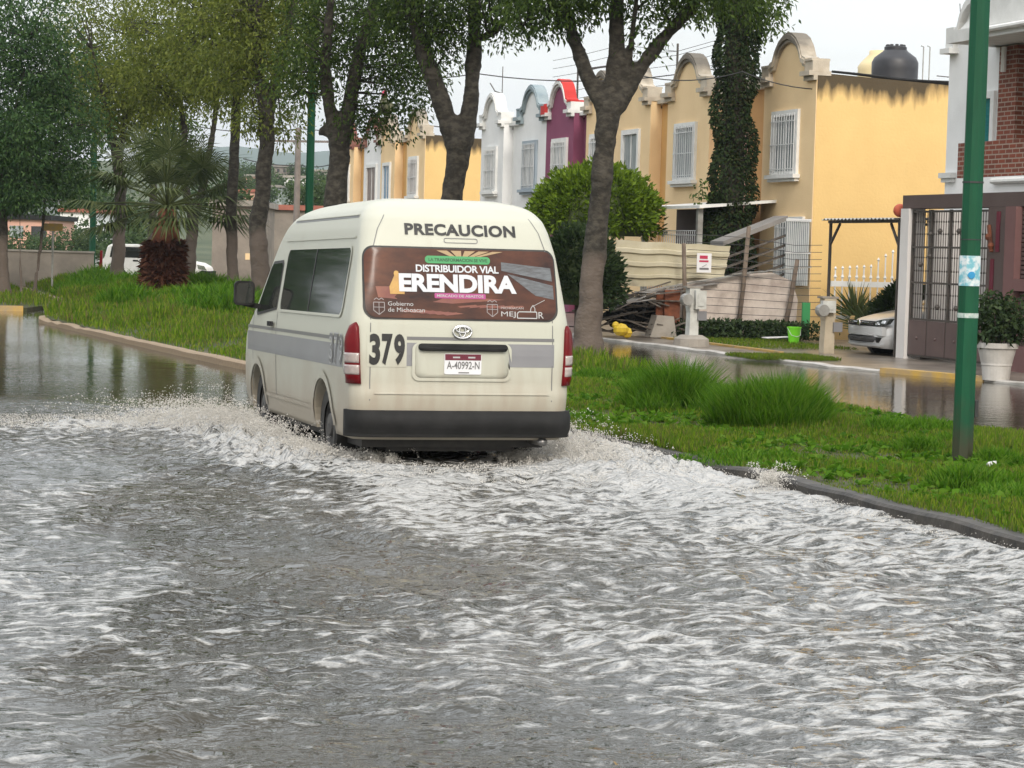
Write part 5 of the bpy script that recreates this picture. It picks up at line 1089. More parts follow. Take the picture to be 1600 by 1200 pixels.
b = MB(); b.prism([(18.9, 2.02), (20.4, 2.62), (20.4, 2.72), (18.9, 2.12)], lambda x, z: (x, 45.95, z), lambda x, z: (x, 46.7, z)); obj('roof', b, M['roof_slab'], t)
b = MB()
for k in range(5): b.beam((18.95, 46.0 + .05*k, 1.75 - .22*k), (20.7, 46.05 + .05*k, 2.40 - .22*k), .16, .03)
obj('boards', b, M['weathered_wood'], t)
b = MB(); b.box(20.35, 20.9, 45.9, 45.93, 1.2, 2.62); 
obj('barred_panel', b, M['pane_grey'], t)
b = MB()
for k in range(12): b.box(20.36 + .045*k, 20.37 + .045*k, 45.86, 45.875, 1.2, 2.64)
b.box(20.33, 20.92, 45.86, 45.88, 2.60, 2.66); b.box(20.33, 20.92, 45.86, 45.88, 1.9, 1.93); obj('bars', b, M['white_iron'], t)

# ------------------------------------------------------------------ street trees
GT = 'broadleaf trees along the planted strip'
def T_(name, label, x, y, trunk, limbs, crowns, key, n, ls, **k):
    z = float(mound(np.array([x]), np.array([y]))[0]) if x > 6.6 else .1
    base = (x, y, z - .05); tree(name, label, base, depth(base), trunk, limbs, crowns, key, n, ls, group=GT, **k)
T_('street_tree', 'large tree with a trunk forking into three thick limbs, standing right of the minibus', 12.45, 36.62,
   [(918, 566, .40), (920, 520, .33), (926, 430, .30), (936, 320, .26), (945, 225, .27), (952, 160, .31)],
   [[(946, 172, .22), (917, 118, .19), (899, 62, .16), (890, 15, .13), (872, -70, .1), (840, -170, .06)],
    [(955, 170, .25), (963, 85, .21), (965, 0, .18), (968, -130, .12), (960, -260, .05)],
    [(962, 168, .22), (1005, 100, .18), (1040, 55, .16), (1082, 12, .14), (1130, -70, .09), (1180, -150, .05)],
    [(968, 150, .10), (983, 90, .09), (990, 20, .08), (1000, -60, .05)], [(895, 48, .07), (858, 30, .05), (815, 45, .03)]],
   [(960, -150, 240, 130, 6), (850, 10, 75, 45, 1.5), (1010, -20, 120, 50, 1.8), (1090, -15, 80, 45, 1.2), (1010, 62, 18, 25, .12), (1190, 0, 40, 40, .5), (905, -10, 60, 35, .6)],
   'ash', 9000, .13, seed=11)
T_('street_tree', 'dark tree whose trunk splits into a wide V, rising behind the minibus roof', 11.75, 42,
   [(706, 540, .36), (707, 430, .30), (706, 330, .30), (711, 270, .31), (720, 215, .36)],
   [[(712, 225, .27), (690, 160, .25), (666, 95, .22), (648, 35, .19), (625, -60, .12), (600, -160, .06)],
    [(727, 222, .24), (736, 150, .22), (742, 75, .20), (743, 0, .18), (738, -110, .1), (730, -220, .05)],
    [(744, 62, .13), (772, 50, .11), (794, 22, .09), (808, -40, .06)]],
   [(690, -90, 170, 120, 5), (640, 20, 80, 55, 1.8), (700, 40, 50, 40, .9), (785, 20, 45, 50, .9), (800, -40, 80, 60, 1.2), (690, 75, 28, 40, .4)],
   'ash', 8500, .13, seed=12)
T_('street_tree', 'knobbly trunked tree with two upright limbs just left of the far yellow houses', 10.3, 46,
   [(518, 522, .40), (518, 420, .36), (521, 330, .36), (530, 250, .30), (532, 205, .32)],
   [[(524, 214, .22), (512, 150, .19), (509, 95, .16), (518, 20, .12), (530, -90, .06)], [(538, 212, .24), (550, 145, .21), (560, 90, .19), (580, 25, .14), (600, -80, .06)], [(518, 208, .14), (503, 204, .13), (498, 211, .08)]],
   [(560, -40, 130, 100, 4), (600, 75, 75, 65, 1.7), (500, 70, 60, 80, 1.5), (640, 130, 45, 60, .8), (560, 170, 40, 45, .4), (600, 190, 40, 30, .3), (460, 120, 40, 60, .6)],
   'ash', 9000, .13, seed=13)
T_('street_tree', 'crooked tree with a leaning trunk above the minibus mirror', 10.3, 52,
   [(412, 505, .34), (408, 430, .31), (402, 360, .30), (411, 290, .27), (417, 215, .27), (416, 160, .29)],
   [[(412, 165, .19), (402, 100, .17), (404, 20, .13), (395, -80, .06)], [(422, 165, .19), (438, 95, .17), (458, 20, .12), (480, -80, .05)]],
   [(420, -30, 110, 100, 3), (440, 90, 70, 70, 1.5), (370, 60, 70, 90, 1.6), (440, 190, 35, 40, .25), (395, 190, 30, 30, .3)],
   'olive', 8000, .14, seed=14)
T_('street_tree', 'straight slim grey trunked tree nearest the left side of the minibus', 10.25, 57,
   [(366, 492, .24), (363, 420, .21), (361, 330, .20), (366, 240, .19), (371, 140, .17), (373, 50, .14)],
   [[(371, 150, .1), (345, 90, .08), (320, 40, .05)], [(373, 60, .12), (380, -20, .1), (385, -120, .05)]],
   [(370, -20, 100, 90, 3), (330, 70, 80, 70, 1.6), (385, 110, 40, 60, .6), (345, 140, 50, 40, .5)], 'olive', 7500, .15, seed=15)
T_('street_tree', 'pale tree forking low into two crooked stems, right in front of the palm', 10.4, 65,
   [(292, 480, .31), (295, 420, .27), (300, 370, .25), (302, 335, .26)],
   [[(299, 342, .19), (287, 280, .17), (286, 200, .15), (270, 100, .1), (260, 0, .05)], [(305, 340, .18), (322, 270, .16), (334, 195, .13), (345, 100, .1), (352, 0, .05)]],
   [(300, 10, 120, 110, 3), (260, 110, 80, 60, 1.6), (330, 130, 60, 45, 1), (250, 165, 50, 30, .4)], 'olive', 7500, .16, seed=16)
T_('street_tree', 'stout tree behind the left end of the white car, left of the palm', 9.3, 73,
   [(182, 463, .36), (184, 410, .30), (189, 340, .27), (188, 280, .27), (182, 240, .28)],
   [[(180, 245, .18), (170, 180, .15), (150, 80, .08)], [(188, 245, .17), (198, 170, .13), (215, 60, .07)]],
   [(180, 20, 130, 100, 3), (150, 140, 90, 60, 2), (220, 140, 60, 55, 1.2), (180, 195, 60, 30, .7)], 'olive', 8000, .17, seed=17)
T_('street_tree', 'thin dark leaning tree in front of the grey garden wall', 6.1, 66.7,
   [(51, 470, .11), (57, 430, .10), (64, 380, .10), (69, 330, .09), (73, 260, .08)], [[(72, 270, .06), (95, 200, .05), (110, 130, .03)], [(72, 270, .06), (50, 200, .05), (40, 130, .03)]],
   [(80, 200, 90, 70, 2), (100, 280, 60, 45, 1), (60, 110, 90, 70, 1.6), (40, 290, 40, 35, .6)], 'deep', 7000, .17, seed=18)
T_('street_tree', 'bushy green tree at the left edge of the picture with a rough mossy trunk', 5.3, 66,
   [(8, 474, .30), (5, 420, .24), (4, 340, .22), (2, 240, .2)], [[(2, 250, .12), (30, 150, .08), (50, 60, .04)], [(2, 250, .12), (-40, 150, .08), (-70, 60, .04)]],
   [(-10, 120, 110, 120, 3), (20, 250, 70, 70, 1.4), (20, 20, 110, 70, 1.5), (5, 310, 40, 25, .4)], 'deep', 8000, .17, seed=19)
T_('street_tree', 'sapling with a thin grey stem beside the leaning violet footed tree', 5.65, 65,
   [(34, 470, .09), (32, 400, .07), (30, 330, .06), (28, 250, .05)], [[(28, 260, .04), (20, 200, .03)]], [(30, 220, 45, 60, 1), (35, 300, 35, 25, .4)], 'deep', 2500, .16, seed=20)
# far background trees filling the gaps at the left
T_('street_tree', 'dark green tree filling the gap behind the palm and the pale forked tree', 11.5, 84,
   [(240, 450, .3), (238, 360, .25), (240, 280, .2)], [[(240, 285, .15), (220, 200, .1), (210, 120, .05)], [(240, 285, .15), (265, 200, .1), (280, 120, .05)]],
   [(240, 100, 120, 80, 2), (245, 200, 70, 45, 1.1), (120, 150, 80, 100, 1.5)], 'ash', 8000, .19, seed=21)

T_('street_tree', 'bushy unseen tree added beyond the left edge of the picture, on the far verge', -1.5, 70, [(-160, 470, .3), (-160, 340, .25), (-160, 260, .2)], [[(-160, 270, .15), (-200, 180, .08)], [(-160, 270, .15), (-110, 180, .08)]], [(-160, 150, 130, 150, 2), (-150, 300, 110, 60, 1)], 'deep', 5000, .22, seed=22)  # this and the next two: unseen trees added to darken van window reflections
T_('street_tree', 'tall unseen tree added well beyond the left edge of the picture', -8.0, 72, [(-480, 470, .3), (-480, 340, .25), (-480, 260, .2)], [[(-480, 270, .15), (-520, 180, .08)], [(-480, 270, .15), (-430, 180, .08)]], [(-480, 150, 190, 150, 2), (-480, 300, 150, 60, 1)], 'ash', 5000, .24, seed=23)
T_('street_tree', 'full dark unseen tree added just beyond the left edge of the picture, beside the mossy trunk', -5.0, 62, [(-420, 480, .3), (-420, 340, .25), (-420, 260, .2)], [[(-420, 270, .15), (-460, 180, .08)], [(-420, 270, .15), (-370, 180, .08)]], [(-420, 200, 170, 120, 2), (-420, 330, 130, 60, 1)], 'deep', 5000, .24, seed=24)
# tree trunk wrapped in ivy
iv = thing('ivy_covered_tree', 'tall trunk wrapped in dark ivy standing in front of the pink and tan houses', 'tree', tuple(ground(1138, 524, .08))); Dv = depth(ground(1138, 524))
path = [(1133, 545, .40), (1136, 450, .42), (1140, 380, .44), (1143, 320, .46), (1145, 250, .42), (1147, 180, .36), (1150, 100, .42), (1152, 30, .44), (1155, -60, .3), (1160, -200, .15)]
P_ = [at(u, v, Dv) for u, v, r in path]; P_[0].z = -.1
b = MB(); b.tube(P_, [r * .62 for _, _, r in path], 12, .1); obj('trunk', b, M['bark'], iv, smooth=True)
RNG = np.random.default_rng(31); n = 22000; kk = RNG.uniform(0, len(P_) - 1.001, n); i0 = kk.astype(int); fr_ = (kk - i0)[:, None]
PA = np.array([tuple(p) for p in P_]); RA = np.array([r for _, _, r in path])
c_ = PA[i0] * (1 - fr_) + PA[i0 + 1] * fr_; rr_ = RA[i0] * (1 - fr_[:, 0]) + RA[i0 + 1] * fr_[:, 0]; an = RNG.uniform(0, 6.283, n)
lump = 1 + .16 * np.sin(an * 3 + c_[:, 2] * 2.3) + .13 * np.sin(c_[:, 2] * 4.7 + an); rad_ = 1.12 * rr_ * lump * RNG.uniform(.75, 1.06, n)
C_ = c_ + np.stack([np.cos(an) * rad_, np.sin(an) * rad_, np.zeros(n)], 1); d_ = np.stack([np.cos(an), np.sin(an), -RNG.uniform(.2, 1.6, n)], 1) + RNG.normal(size=(n, 3)) * .35
V, Q = leaves(C_, d_, .08, .06, .1); npobj('ivy', V, Q, LEAF['ivy'], iv)
cr = [(at(1160, -120, Dv), (2.2, 2.0, 1.4), 3), (at(1120, 8, Dv), (.6, .6, .55), .6), (at(1185, 25, Dv), (.55, .5, .75), .9), (at(1108, 300, Dv), (.25, .3, .3), .15), (at(1195, -20, Dv), (.5, .6, .5), .6)]
T, Lp, off = crown_pts([(np.array(c), r, s_) for c, r, s_ in cr], 260, 14, .3); V, Q = leaves(Lp, off + RNG.normal(size=off.shape) * .2 - np.array([0, 0, .15]), .13, .055, .1); npobj('crown', V, Q, LEAF['ash'], iv)

# clipped bright conifer and dark shrubs
def bush(name, label, c, r, key, n, ls, lobes, cat, flat=.8, seed=3, spread=.16, stem=True):
    global RNG
    RNG = np.random.default_rng(seed); t = thing(name, label, cat, (c[0], c[1], .08)); p = RNG.normal(size=(lobes, 3)); p /= np.linalg.norm(p, axis=1, keepdims=True); p[:, 2] = np.abs(p[:, 2]) * 1.15 - .28
    ctr = np.array(c) + p * np.array(r) * RNG.uniform(.80, 1.0, (lobes, 1)); per = max(4, n // lobes)
    off = in_ball(lobes * per); off /= np.linalg.norm(off, axis=1, keepdims=True) + 1e-6; off *= RNG.uniform(.5, 1.05, (len(off), 1)); C_ = np.repeat(ctr, per, 0) + off * spread
    out = np.repeat(p, per, 0); V, Q = leaves(C_, off + out * .6 + np.array([0, 0, .25]) + RNG.normal(size=off.shape) * .25, ls, ls * .5, 0)
    npobj('foliage', V, Q, LEAF[key], t)
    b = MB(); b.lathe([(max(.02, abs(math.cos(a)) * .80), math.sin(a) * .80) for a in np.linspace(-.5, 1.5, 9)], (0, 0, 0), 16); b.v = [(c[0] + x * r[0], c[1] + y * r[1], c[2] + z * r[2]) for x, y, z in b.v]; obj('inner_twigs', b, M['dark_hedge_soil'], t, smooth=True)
    b = MB(); b.tube([(c[0], c[1], -.1), (c[0], c[1], c[2])], .12, 8); obj('trunk', b, M['bark'], t)
    return t
Db = 53.5; cb_ = at(932, 335, Db); bush('clipped_conifer', 'rounded bright yellow green clipped conifer behind the forked trunk', tuple(cb_), (1.52, 1.5, 1.28), 'thuja', 16000, .13, 260, 'conifer', seed=41, spread=.24)
Ds = 47.5; cs_ = at(908, 440, Ds); bush('dark_shrub', 'dark glossy shrub behind the foot of the forked trunk, left of the ribbed panel', tuple(cs_), (.80, .8, 1.25), 'shrub', 9000, .12, 150, 'shrub', seed=42, spread=.22)
P = at(1372, 505, 46.5); bush('driveway_shrub', 'dark bushy shrub between the beige meter post and the silver car', (P.x, P.y - 1.2, .75), (.60, .5, .62), 'shrub', 4500, .12, 80, 'shrub', seed=43, spread=.16)
def spiky(label, c, n, ln, seed, spread=.6, tilt=(0, 0)):
    global RNG
    RNG = np.random.default_rng(seed); t = thing('spiky_plant', label, 'plant', (c[0], c[1], .1)); an = RNG.uniform(0, 6.28, n); el = RNG.uniform(.35, 1.45, n)
    d_ = np.stack([np.cos(an) * np.cos(el) + tilt[0], np.sin(an) * np.cos(el) + tilt[1], np.sin(el)], 1); V, Q = leaves(np.tile(np.array(c), (n, 1)) + d_ * .05, d_, ln, .045, .15, .1); npobj('fronds', V, Q, LEAF['palm'], t); return t
spiky('dark spiky leaved plant just left of the silver car', (ground(1358, 540, .1).x, ground(1358, 540, .1).y, .3), 150, .8, 51, tilt=(.05, .1)); spiky('spiky plant in front of the white spindle fence, behind the silver car', (21.6, 44.9, .5), 120, .85, 52)
def ground_plants(label, pts, n, h, seed, key='shrub', ls=.11):
    global RNG
    RNG = np.random.default_rng(seed); A = np.array(pts); k = RNG.integers(0, len(A), n); C_ = A[k] + RNG.normal(size=(n, 3)) * np.array([.28, .18, .0]); C_[:, 2] = .04 + RNG.uniform(0, h, n)
    d_ = RNG.normal(size=(n, 3)) * .6; d_[:, 2] += .5; V, Q = leaves(C_, d_, ls, ls * .45, .1); return npobj('undergrowth', V, Q, LEAF[key], None, base=tuple(A[0]), kind='stuff', label=label, cat='undergrowth')
ground_plants('low dark weeds along the foot of the white block wall', [(17.9 + .22*k, 45.25 - .05*k, .1) for k in range(12)], 3500, .38, 61)

# palm
pm = ground(255, 470, .25); palm = thing('fan_palm', 'shaggy fan palm with a reddish brown trunk on the grass at left', 'palm', (pm.x, pm.y, .2)); Dp = depth(pm)
b = MB(); top = at(262, 328, Dp); b.tube([(pm.x, pm.y, -.1), (pm.x, pm.y, .9), ((pm.x + top.x)/2, pm.y, (1.2 + top.z)/2), tuple(top)], [.46, .42, .34, .22], 14, .12); obj('trunk', b, M['rust'], palm, smooth=True)
RNG = np.random.default_rng(71); n = 1500; an = RNG.uniform(0, 6.283, n); zz = RNG.uniform(.1, 1.7, n); rr_ = .46 - .06 * zz
C_ = np.stack([pm.x + np.cos(an) * rr_, pm.y + np.sin(an) * rr_, zz + .1], 1); d_ = np.stack([np.cos(an), np.sin(an), RNG.uniform(-.9, .6, n)], 1); V, Q = leaves(C_, d_, .26, .11, .1); npobj('old_frond_bases', V, Q, LEAF['shag'], palm)
random.seed(72)
for k in range(56):
    a = random.uniform(0, 6.283); e = random.uniform(-.32, 1.3); Lp_ = random.uniform(1.1, 1.85); u = Vector((math.cos(a) * math.cos(e), math.sin(a) * math.cos(e), math.sin(e)))
    p0 = top + Vector((0, 0, .1)); hub = p0 + u * Lp_; hub.z -= .12; b = MB(); b.tube([tuple(p0), tuple(p0.lerp(hub, .5) + Vector((0, 0, .06))), tuple(hub)], [.03, .022, .015], 5)
    S_ = u.cross(Vector((0, 0, 1))); S_.normalize(); W_ = S_.cross(u); m = 26
    for j in range(m):
        th = (j / (m - 1) - .5) * 3.9; d_ = (u * math.cos(th) + S_ * math.sin(th)).normalized(); ln = random.uniform(.95, 1.3) * (1.0 - .12 * abs(th)); wv = d_.cross(W_).normalized() * .028
        q1 = hub + d_ * ln * .55 + W_ * .04; q2 = hub + d_ * ln - Vector((0, 0, .16 + .20 * random.random())); b.add([tuple(hub), tuple(q1 + wv), tuple(q2), tuple(q1 - wv)], [(0, 1, 2, 3)])
    obj('frond', b, LEAF['palm'], palm)

# ------------------------------------------------------------------ grass
RNG = np.random.default_rng(81)
def blades(x, y, z, h, wd_, lean=.45):
    n = len(x); a = RNG.uniform(0, 6.283, n); la = RNG.uniform(0, 6.283, n); lh = h * RNG.uniform(.1, 1, n) * lean
    B = np.stack([x, y, z], 1); S_ = np.stack([np.cos(a), np.sin(a), 0 * a], 1) * (wd_ / 2)[:, None]; T = B + np.stack([np.cos(la) * lh, np.sin(la) * lh, h], 1); Mi = B * .45 + T * .55 + np.stack([0*a, 0*a, h * .12], 1)
    V = np.stack([B - S_, Mi - S_ * .8, T, Mi + S_ * .8], 1).reshape(-1, 3); return V, np.arange(4 * n).reshape(n, 4)
def field(n, y0, y1, hmin, hmax, w0, e0=.14):
    y = RNG.uniform(y0, y1, n); a = poly_x(NEARK, y) + e0; b = poly_x(FARK, y) - .15; x = a + (b - a) * RNG.uniform(0, 1, n)
    pat = .5 + .5 * np.sin(x * 1.9 + 1.3 * np.sin(y * .8)) * np.sin(y * 1.1 + .7 * np.sin(x * 1.5)); keep = RNG.uniform(0, 1, n) < .25 + .75 * pat; x, y, pat = x[keep], y[keep], pat[keep]
    h = (hmin + (hmax - hmin) * pat ** 1.5) * RNG.uniform(.5, 1.2, len(x)); return blades(x, y, mound(x, y) - .01, h, np.full(len(x), w0) * RNG.uniform(.7, 1.4, len(x)))
parts = [field(150000, 9, 20, .03, .12, .010, .10), field(110000, 18, 30, .04, .15, .013, .10), field(50000, 30, 48, .08, .26, .024), field(50000, 44, 78, .14, .36, .035)]
def stuff(name, lst, m, label, cat):
    V = np.concatenate([p[0] for p in lst]); o = 0; Q = []
    for v, q in lst: Q.append(q + o); o += len(v)
    return npobj(name, V, np.concatenate(Q), m, None, kind='stuff', label=label, cat=cat)
def rosettes(n, y0, y1):
    y = RNG.uniform(y0, y1, n); a = poly_x(NEARK, y) + .3; b = poly_x(FARK, y) - .3; x = a + (b - a) * RNG.uniform(0, 1, n); k = 9; C_ = np.repeat(np.stack([x, y, mound(x, y) + .02], 1), k, 0); d_ = RNG.normal(size=(n * k, 3)); d_[:, 2] = RNG.uniform(.15, 1.1, n * k)
    return leaves(C_, d_, .10, .045, .25)
stuff('weeds', [rosettes(900, 11, 22), rosettes(700, 20, 32)], LEAF['weed'], 'broad leaved weeds among the grass of the planted strip', 'weeds')
stuff('grass', parts, LEAF['grass'], 'green grass covering the planted strip', 'grass')
def tuft(cx, cy, r_, h_, n, w0=.014):
    a = RNG.uniform(0, 6.283, n); q = np.sqrt(RNG.uniform(0, 1, n)); x = cx + np.cos(a) * q * r_; y = cy + np.sin(a) * q * r_; return blades(x, y, mound(x, y), h_ * (1 - .55 * q ** 2) * RNG.uniform(.45, 1.15, n), np.full(n, w0) * RNG.uniform(.7, 1.5, n), .95)
P1, P2, P3 = ground(1212, 662, .15), ground(1062, 636, .15), ground(1165, 690, .25)
tl_ = [tuft(P1.x, P1.y, .52, .56, 7500, .010), tuft(P1.x - .34, P1.y + .1, .30, .50, 3000, .010), tuft(P1.x + .30, P1.y + .1, .26, .44, 2000), tuft(P2.x, P2.y, .36, .58, 5000, .010), tuft(P2.x - .3, P2.y + .1, .3, .42, 2500, .010), tuft(P2.x - .35, P2.y - .2, .3, .26, 1400), tuft(P2.x + .2, P2.y - .4, .3, .30, 1400), tuft(P3.x, P3.y, .6, .10, 1500)]
for k in range(26): y = RNG.uniform(12, 30); a_ = float(poly_x(NEARK, y)); b_ = float(poly_x(FARK, y)); tl_.append(tuft(a_ + .6 + (b_ - a_ - 1) * RNG.uniform(0, 1), y, RNG.uniform(.2, .5), RNG.uniform(.12, .22), 1100))
for k in range(30): y = RNG.uniform(46, 76); a_ = float(poly_x(NEARK, y)); b_ = float(poly_x(FARK, y)); tl_.append(tuft(a_ + .6 + (b_ - a_ - 1) * RNG.uniform(0, 1), y, RNG.uniform(.5, 1.1), RNG.uniform(.35, .65), 900, .04))
stuff('tall_grass', tl_, LEAF['weed'], 'taller tufts of lush grass growing through the planted strip', 'grass')
def flatgrass(n, x0, x1, y0, y1, h, w0, z=.03): x = RNG.uniform(x0, x1, n); y = RNG.uniform(y0, y1, n); return blades(x, y, np.full(n, z), h * RNG.uniform(.4, 1.2, n), np.full(n, w0))
P = [flatgrass(26000, -14, 6.2, 56.2, 76, .24, .035, .09), flatgrass(6000, 17.4, 19.6, 40.5, 45, .07, .015)]
g0 = ground(1240, 552, .1); P.append(flatgrass(9000, g0.x - 1.3, g0.x + .3, g0.y - 1.4, g0.y + .1, .08, .012))
stuff('verge_grass', P, LEAF['grass'], 'grass on the far verge and in the front yards', 'grass')

P = ground(1549, 724, .17); b = MB(); b.prism([(-.045, -.03), (.03, -.03), (.05, .015), (.0, .03), (-.04, .02)], lambda x, y: (P.x + x, P.y + y, P.z - .04), lambda x, y: (P.x + x, P.y + y, P.z + .012 + x * .2)); obj('litter', b, M['sign_white'], base=tuple(P), label='scrap of white litter on the grass right of the near lamp post', cat='litter')
# ------------------------------------------------------------------ splashes thrown up by the van
def drops(C_, r_, stretch):
    n = len(C_); O = np.array([[1,0,0],[-1,0,0],[0,1,0],[0,-1,0],[0,0,1],[0,0,-1]], float); Fc = np.array([[0,2,4],[2,1,4],[1,3,4],[3,0,4],[2,0,5],[1,2,5],[3,1,5],[0,3,5]])
    A = RNG.normal(size=(n, 3)); A /= np.linalg.norm(A, axis=1, keepdims=True); V = O[None] * r_[:, None, None] * RNG.uniform(.6, 1.2, (n, 1, 3)); V = V + A[:, None] * ((V * A[:, None]).sum(-1, keepdims=True)) * stretch
    return (V + C_[:, None]).reshape(-1, 3), (Fc[None] + 6 * np.arange(n)[:, None, None]).reshape(-1, 3)
def spray(n, x0, x1, y0, y1, hfun, rmin=.0016, rmax=.0055, pw=2.0):
    n = int(n * 3.4)
    x = RNG.uniform(x0, x1, n); y = RNG.uniform(y0, y1, n); cl = .5 + .5 * np.sin(x * 9 + 2 * np.sin(y * 7)) * np.sin(y * 11 + x * 3); h = hfun(x, y) * (.35 + .65 * cl); z = .02 + h * RNG.uniform(0, 1, n) ** pw
    return drops(np.stack([x, y, z], 1), RNG.uniform(rmin, rmax, n) * (1.15 - .5 * z / (h + .02)), .9)
def arcs(n, per, org, jit, vel, vj, r0=.0012, r1=.0046, tmax=None):
    per = int(per * 1.9)
    """droplets strung along ballistic threads leaving one place"""
    o = np.array(org) + RNG.normal(size=(n, 3)) * np.array(jit); v = np.array(vel) + RNG.normal(size=(n, 3)) * np.array(vj); v[:, 2] = np.abs(v[:, 2]); T = 2 * v[:, 2] / 9.8
    u = RNG.uniform(0, 1, (n, per)) ** .8; tt = u * T[:, None]; p = o[:, None] + v[:, None] * tt[..., None]; p[..., 2] = np.maximum(.0, o[:, None, 2]) + v[:, None, 2] * tt - 4.9 * tt ** 2; p += RNG.normal(size=p.shape) * .012
    p = p.reshape(-1, 3); p = p[p[:, 2] > -.02]; return drops(p, RNG.uniform(r0, r1, len(p)), 1.6)
lx = VX - .98
sp = [spray(2200, 1.5, lx - .05, 21.6, 23.3, lambda x, y: .20 * np.exp(-((y - (22.3 - .22 * (lx - x))) / .5) ** 2) * (.35 + .65 * (x - 1.5) / (lx - 1.5))),
      spray(3000, lx - .75, lx - .02, 18.2, 22.2, lambda x, y: .22 * np.exp(-((x - lx + .25) / .35) ** 2)),
      spray(2800, 6.08, 7.35, 15.8, 20.5, lambda x, y: .22 * np.exp(-((x - 6.55) / .5) ** 2) * np.exp(-((y - 18.2) / 1.5) ** 2) + .03),
      spray(2200, 4.0, 6.5, 16.2, 18.0, lambda x, y: .10 * np.exp(-((y - 17.4) / .6) ** 2)),
      spray(500, 6.95, 7.2, 12, 16.5, lambda x, y: .05 + 0*x, .002, .005), spray(160, 6.98, 7.2, 15.9, 16.4, lambda x, y: .18 + 0*x),
      arcs(420, 34, (lx - .05, 21.9, .02), (.08, .35, .02), (-2.8, -.6, 1.5), (1.4, .7, .5)), arcs(260, 26, (lx - .05, 20.6, .02), (.06, .9, .02), (-.8, -.6, 1.5), (.5, .7, .45)),
      arcs(260, 26, (lx - .02, 19.0, .02), (.06, .25, .02), (-1.0, -1.0, 1.0), (.7, .8, .4)), arcs(420, 30, (6.15, 18.7, .02), (.08, .6, .02), (.8, -1.4, 1.5), (.6, .9, .5)),
      arcs(200, 24, (4.45, 18.6, .02), (.12, .2, .02), (-.2, -1.6, .5), (.6, .8, .35)), arcs(200, 24, (5.85, 18.6, .02), (.12, .2, .02), (.2, -1.6, .6), (.6, .8, .35)), arcs(60, 20, (7.1, 16.2, .05), (.05, .1, .02), (.1, -.3, 1.2), (.4, .5, .4))]
V = np.concatenate([p[0] for p in sp]); o = 0; Q = []
for v, q in sp: Q.append(q + o); o += len(v)
npobj('splash', V, np.concatenate(Q), M['foam'], None, kind='stuff', label='brown white spray thrown up by the wheels of the minibus', cat='splash')

# ------------------------------------------------------------------ far background
W0, W1 = at(-60, 455, 76), at(146, 458, 77)
t = thing('garden_wall', 'long grey stained garden wall at the far left behind the thin trees', 'wall', (W0.x, W0.y, .05))
b = MB(); dv = Vector((W1.x - W0.x, W1.y - W0.y, 0)); nv = Vector((-dv.y, dv.x, 0)).normalized() * .25; A = [Vector((W0.x, W0.y, 0)) - dv * 1.5, Vector((W1.x, W1.y, 0))]
b.prism([(0, -.2), (1, -.2), (1, 1.30), (0, 1.30)], lambda f, z: tuple(A[0].lerp(A[1], f) + Vector((0, 0, z))), lambda f, z: tuple(A[0].lerp(A[1], f) + nv + Vector((0, 0, z)))); obj('blockwork', b, M['garden_wall'], t)
b = MB(); b.prism([(-.0, 1.302), (1.002, 1.302), (1.002, 1.36), (0, 1.36)], lambda f, z: tuple(A[0].lerp(A[1], f) - nv * .15 + Vector((0, 0, z))), lambda f, z: tuple(A[0].lerp(A[1], f) + nv * 1.15 + Vector((0, 0, z)))); obj('coping', b, M['concrete'], t)
t = thing('street_sign', 'small yellow street sign on a thin post at far left', 'sign', tuple(ground(80, 462, .08))); P = at(83, 355, depth(t.location)); P.z
b = MB(); b.box(P.x - .28, P.x + .28, P.y - .01, P.y + .01, P.z - .11, P.z + .11); obj('plate', b, M['yellow_kerb_paint'], t); b = MB(); b.tube([(P.x, P.y + .04, .05), (P.x, P.y + .04, P.z + .1)], .03, 6); obj('post', b, M['galv'], t)
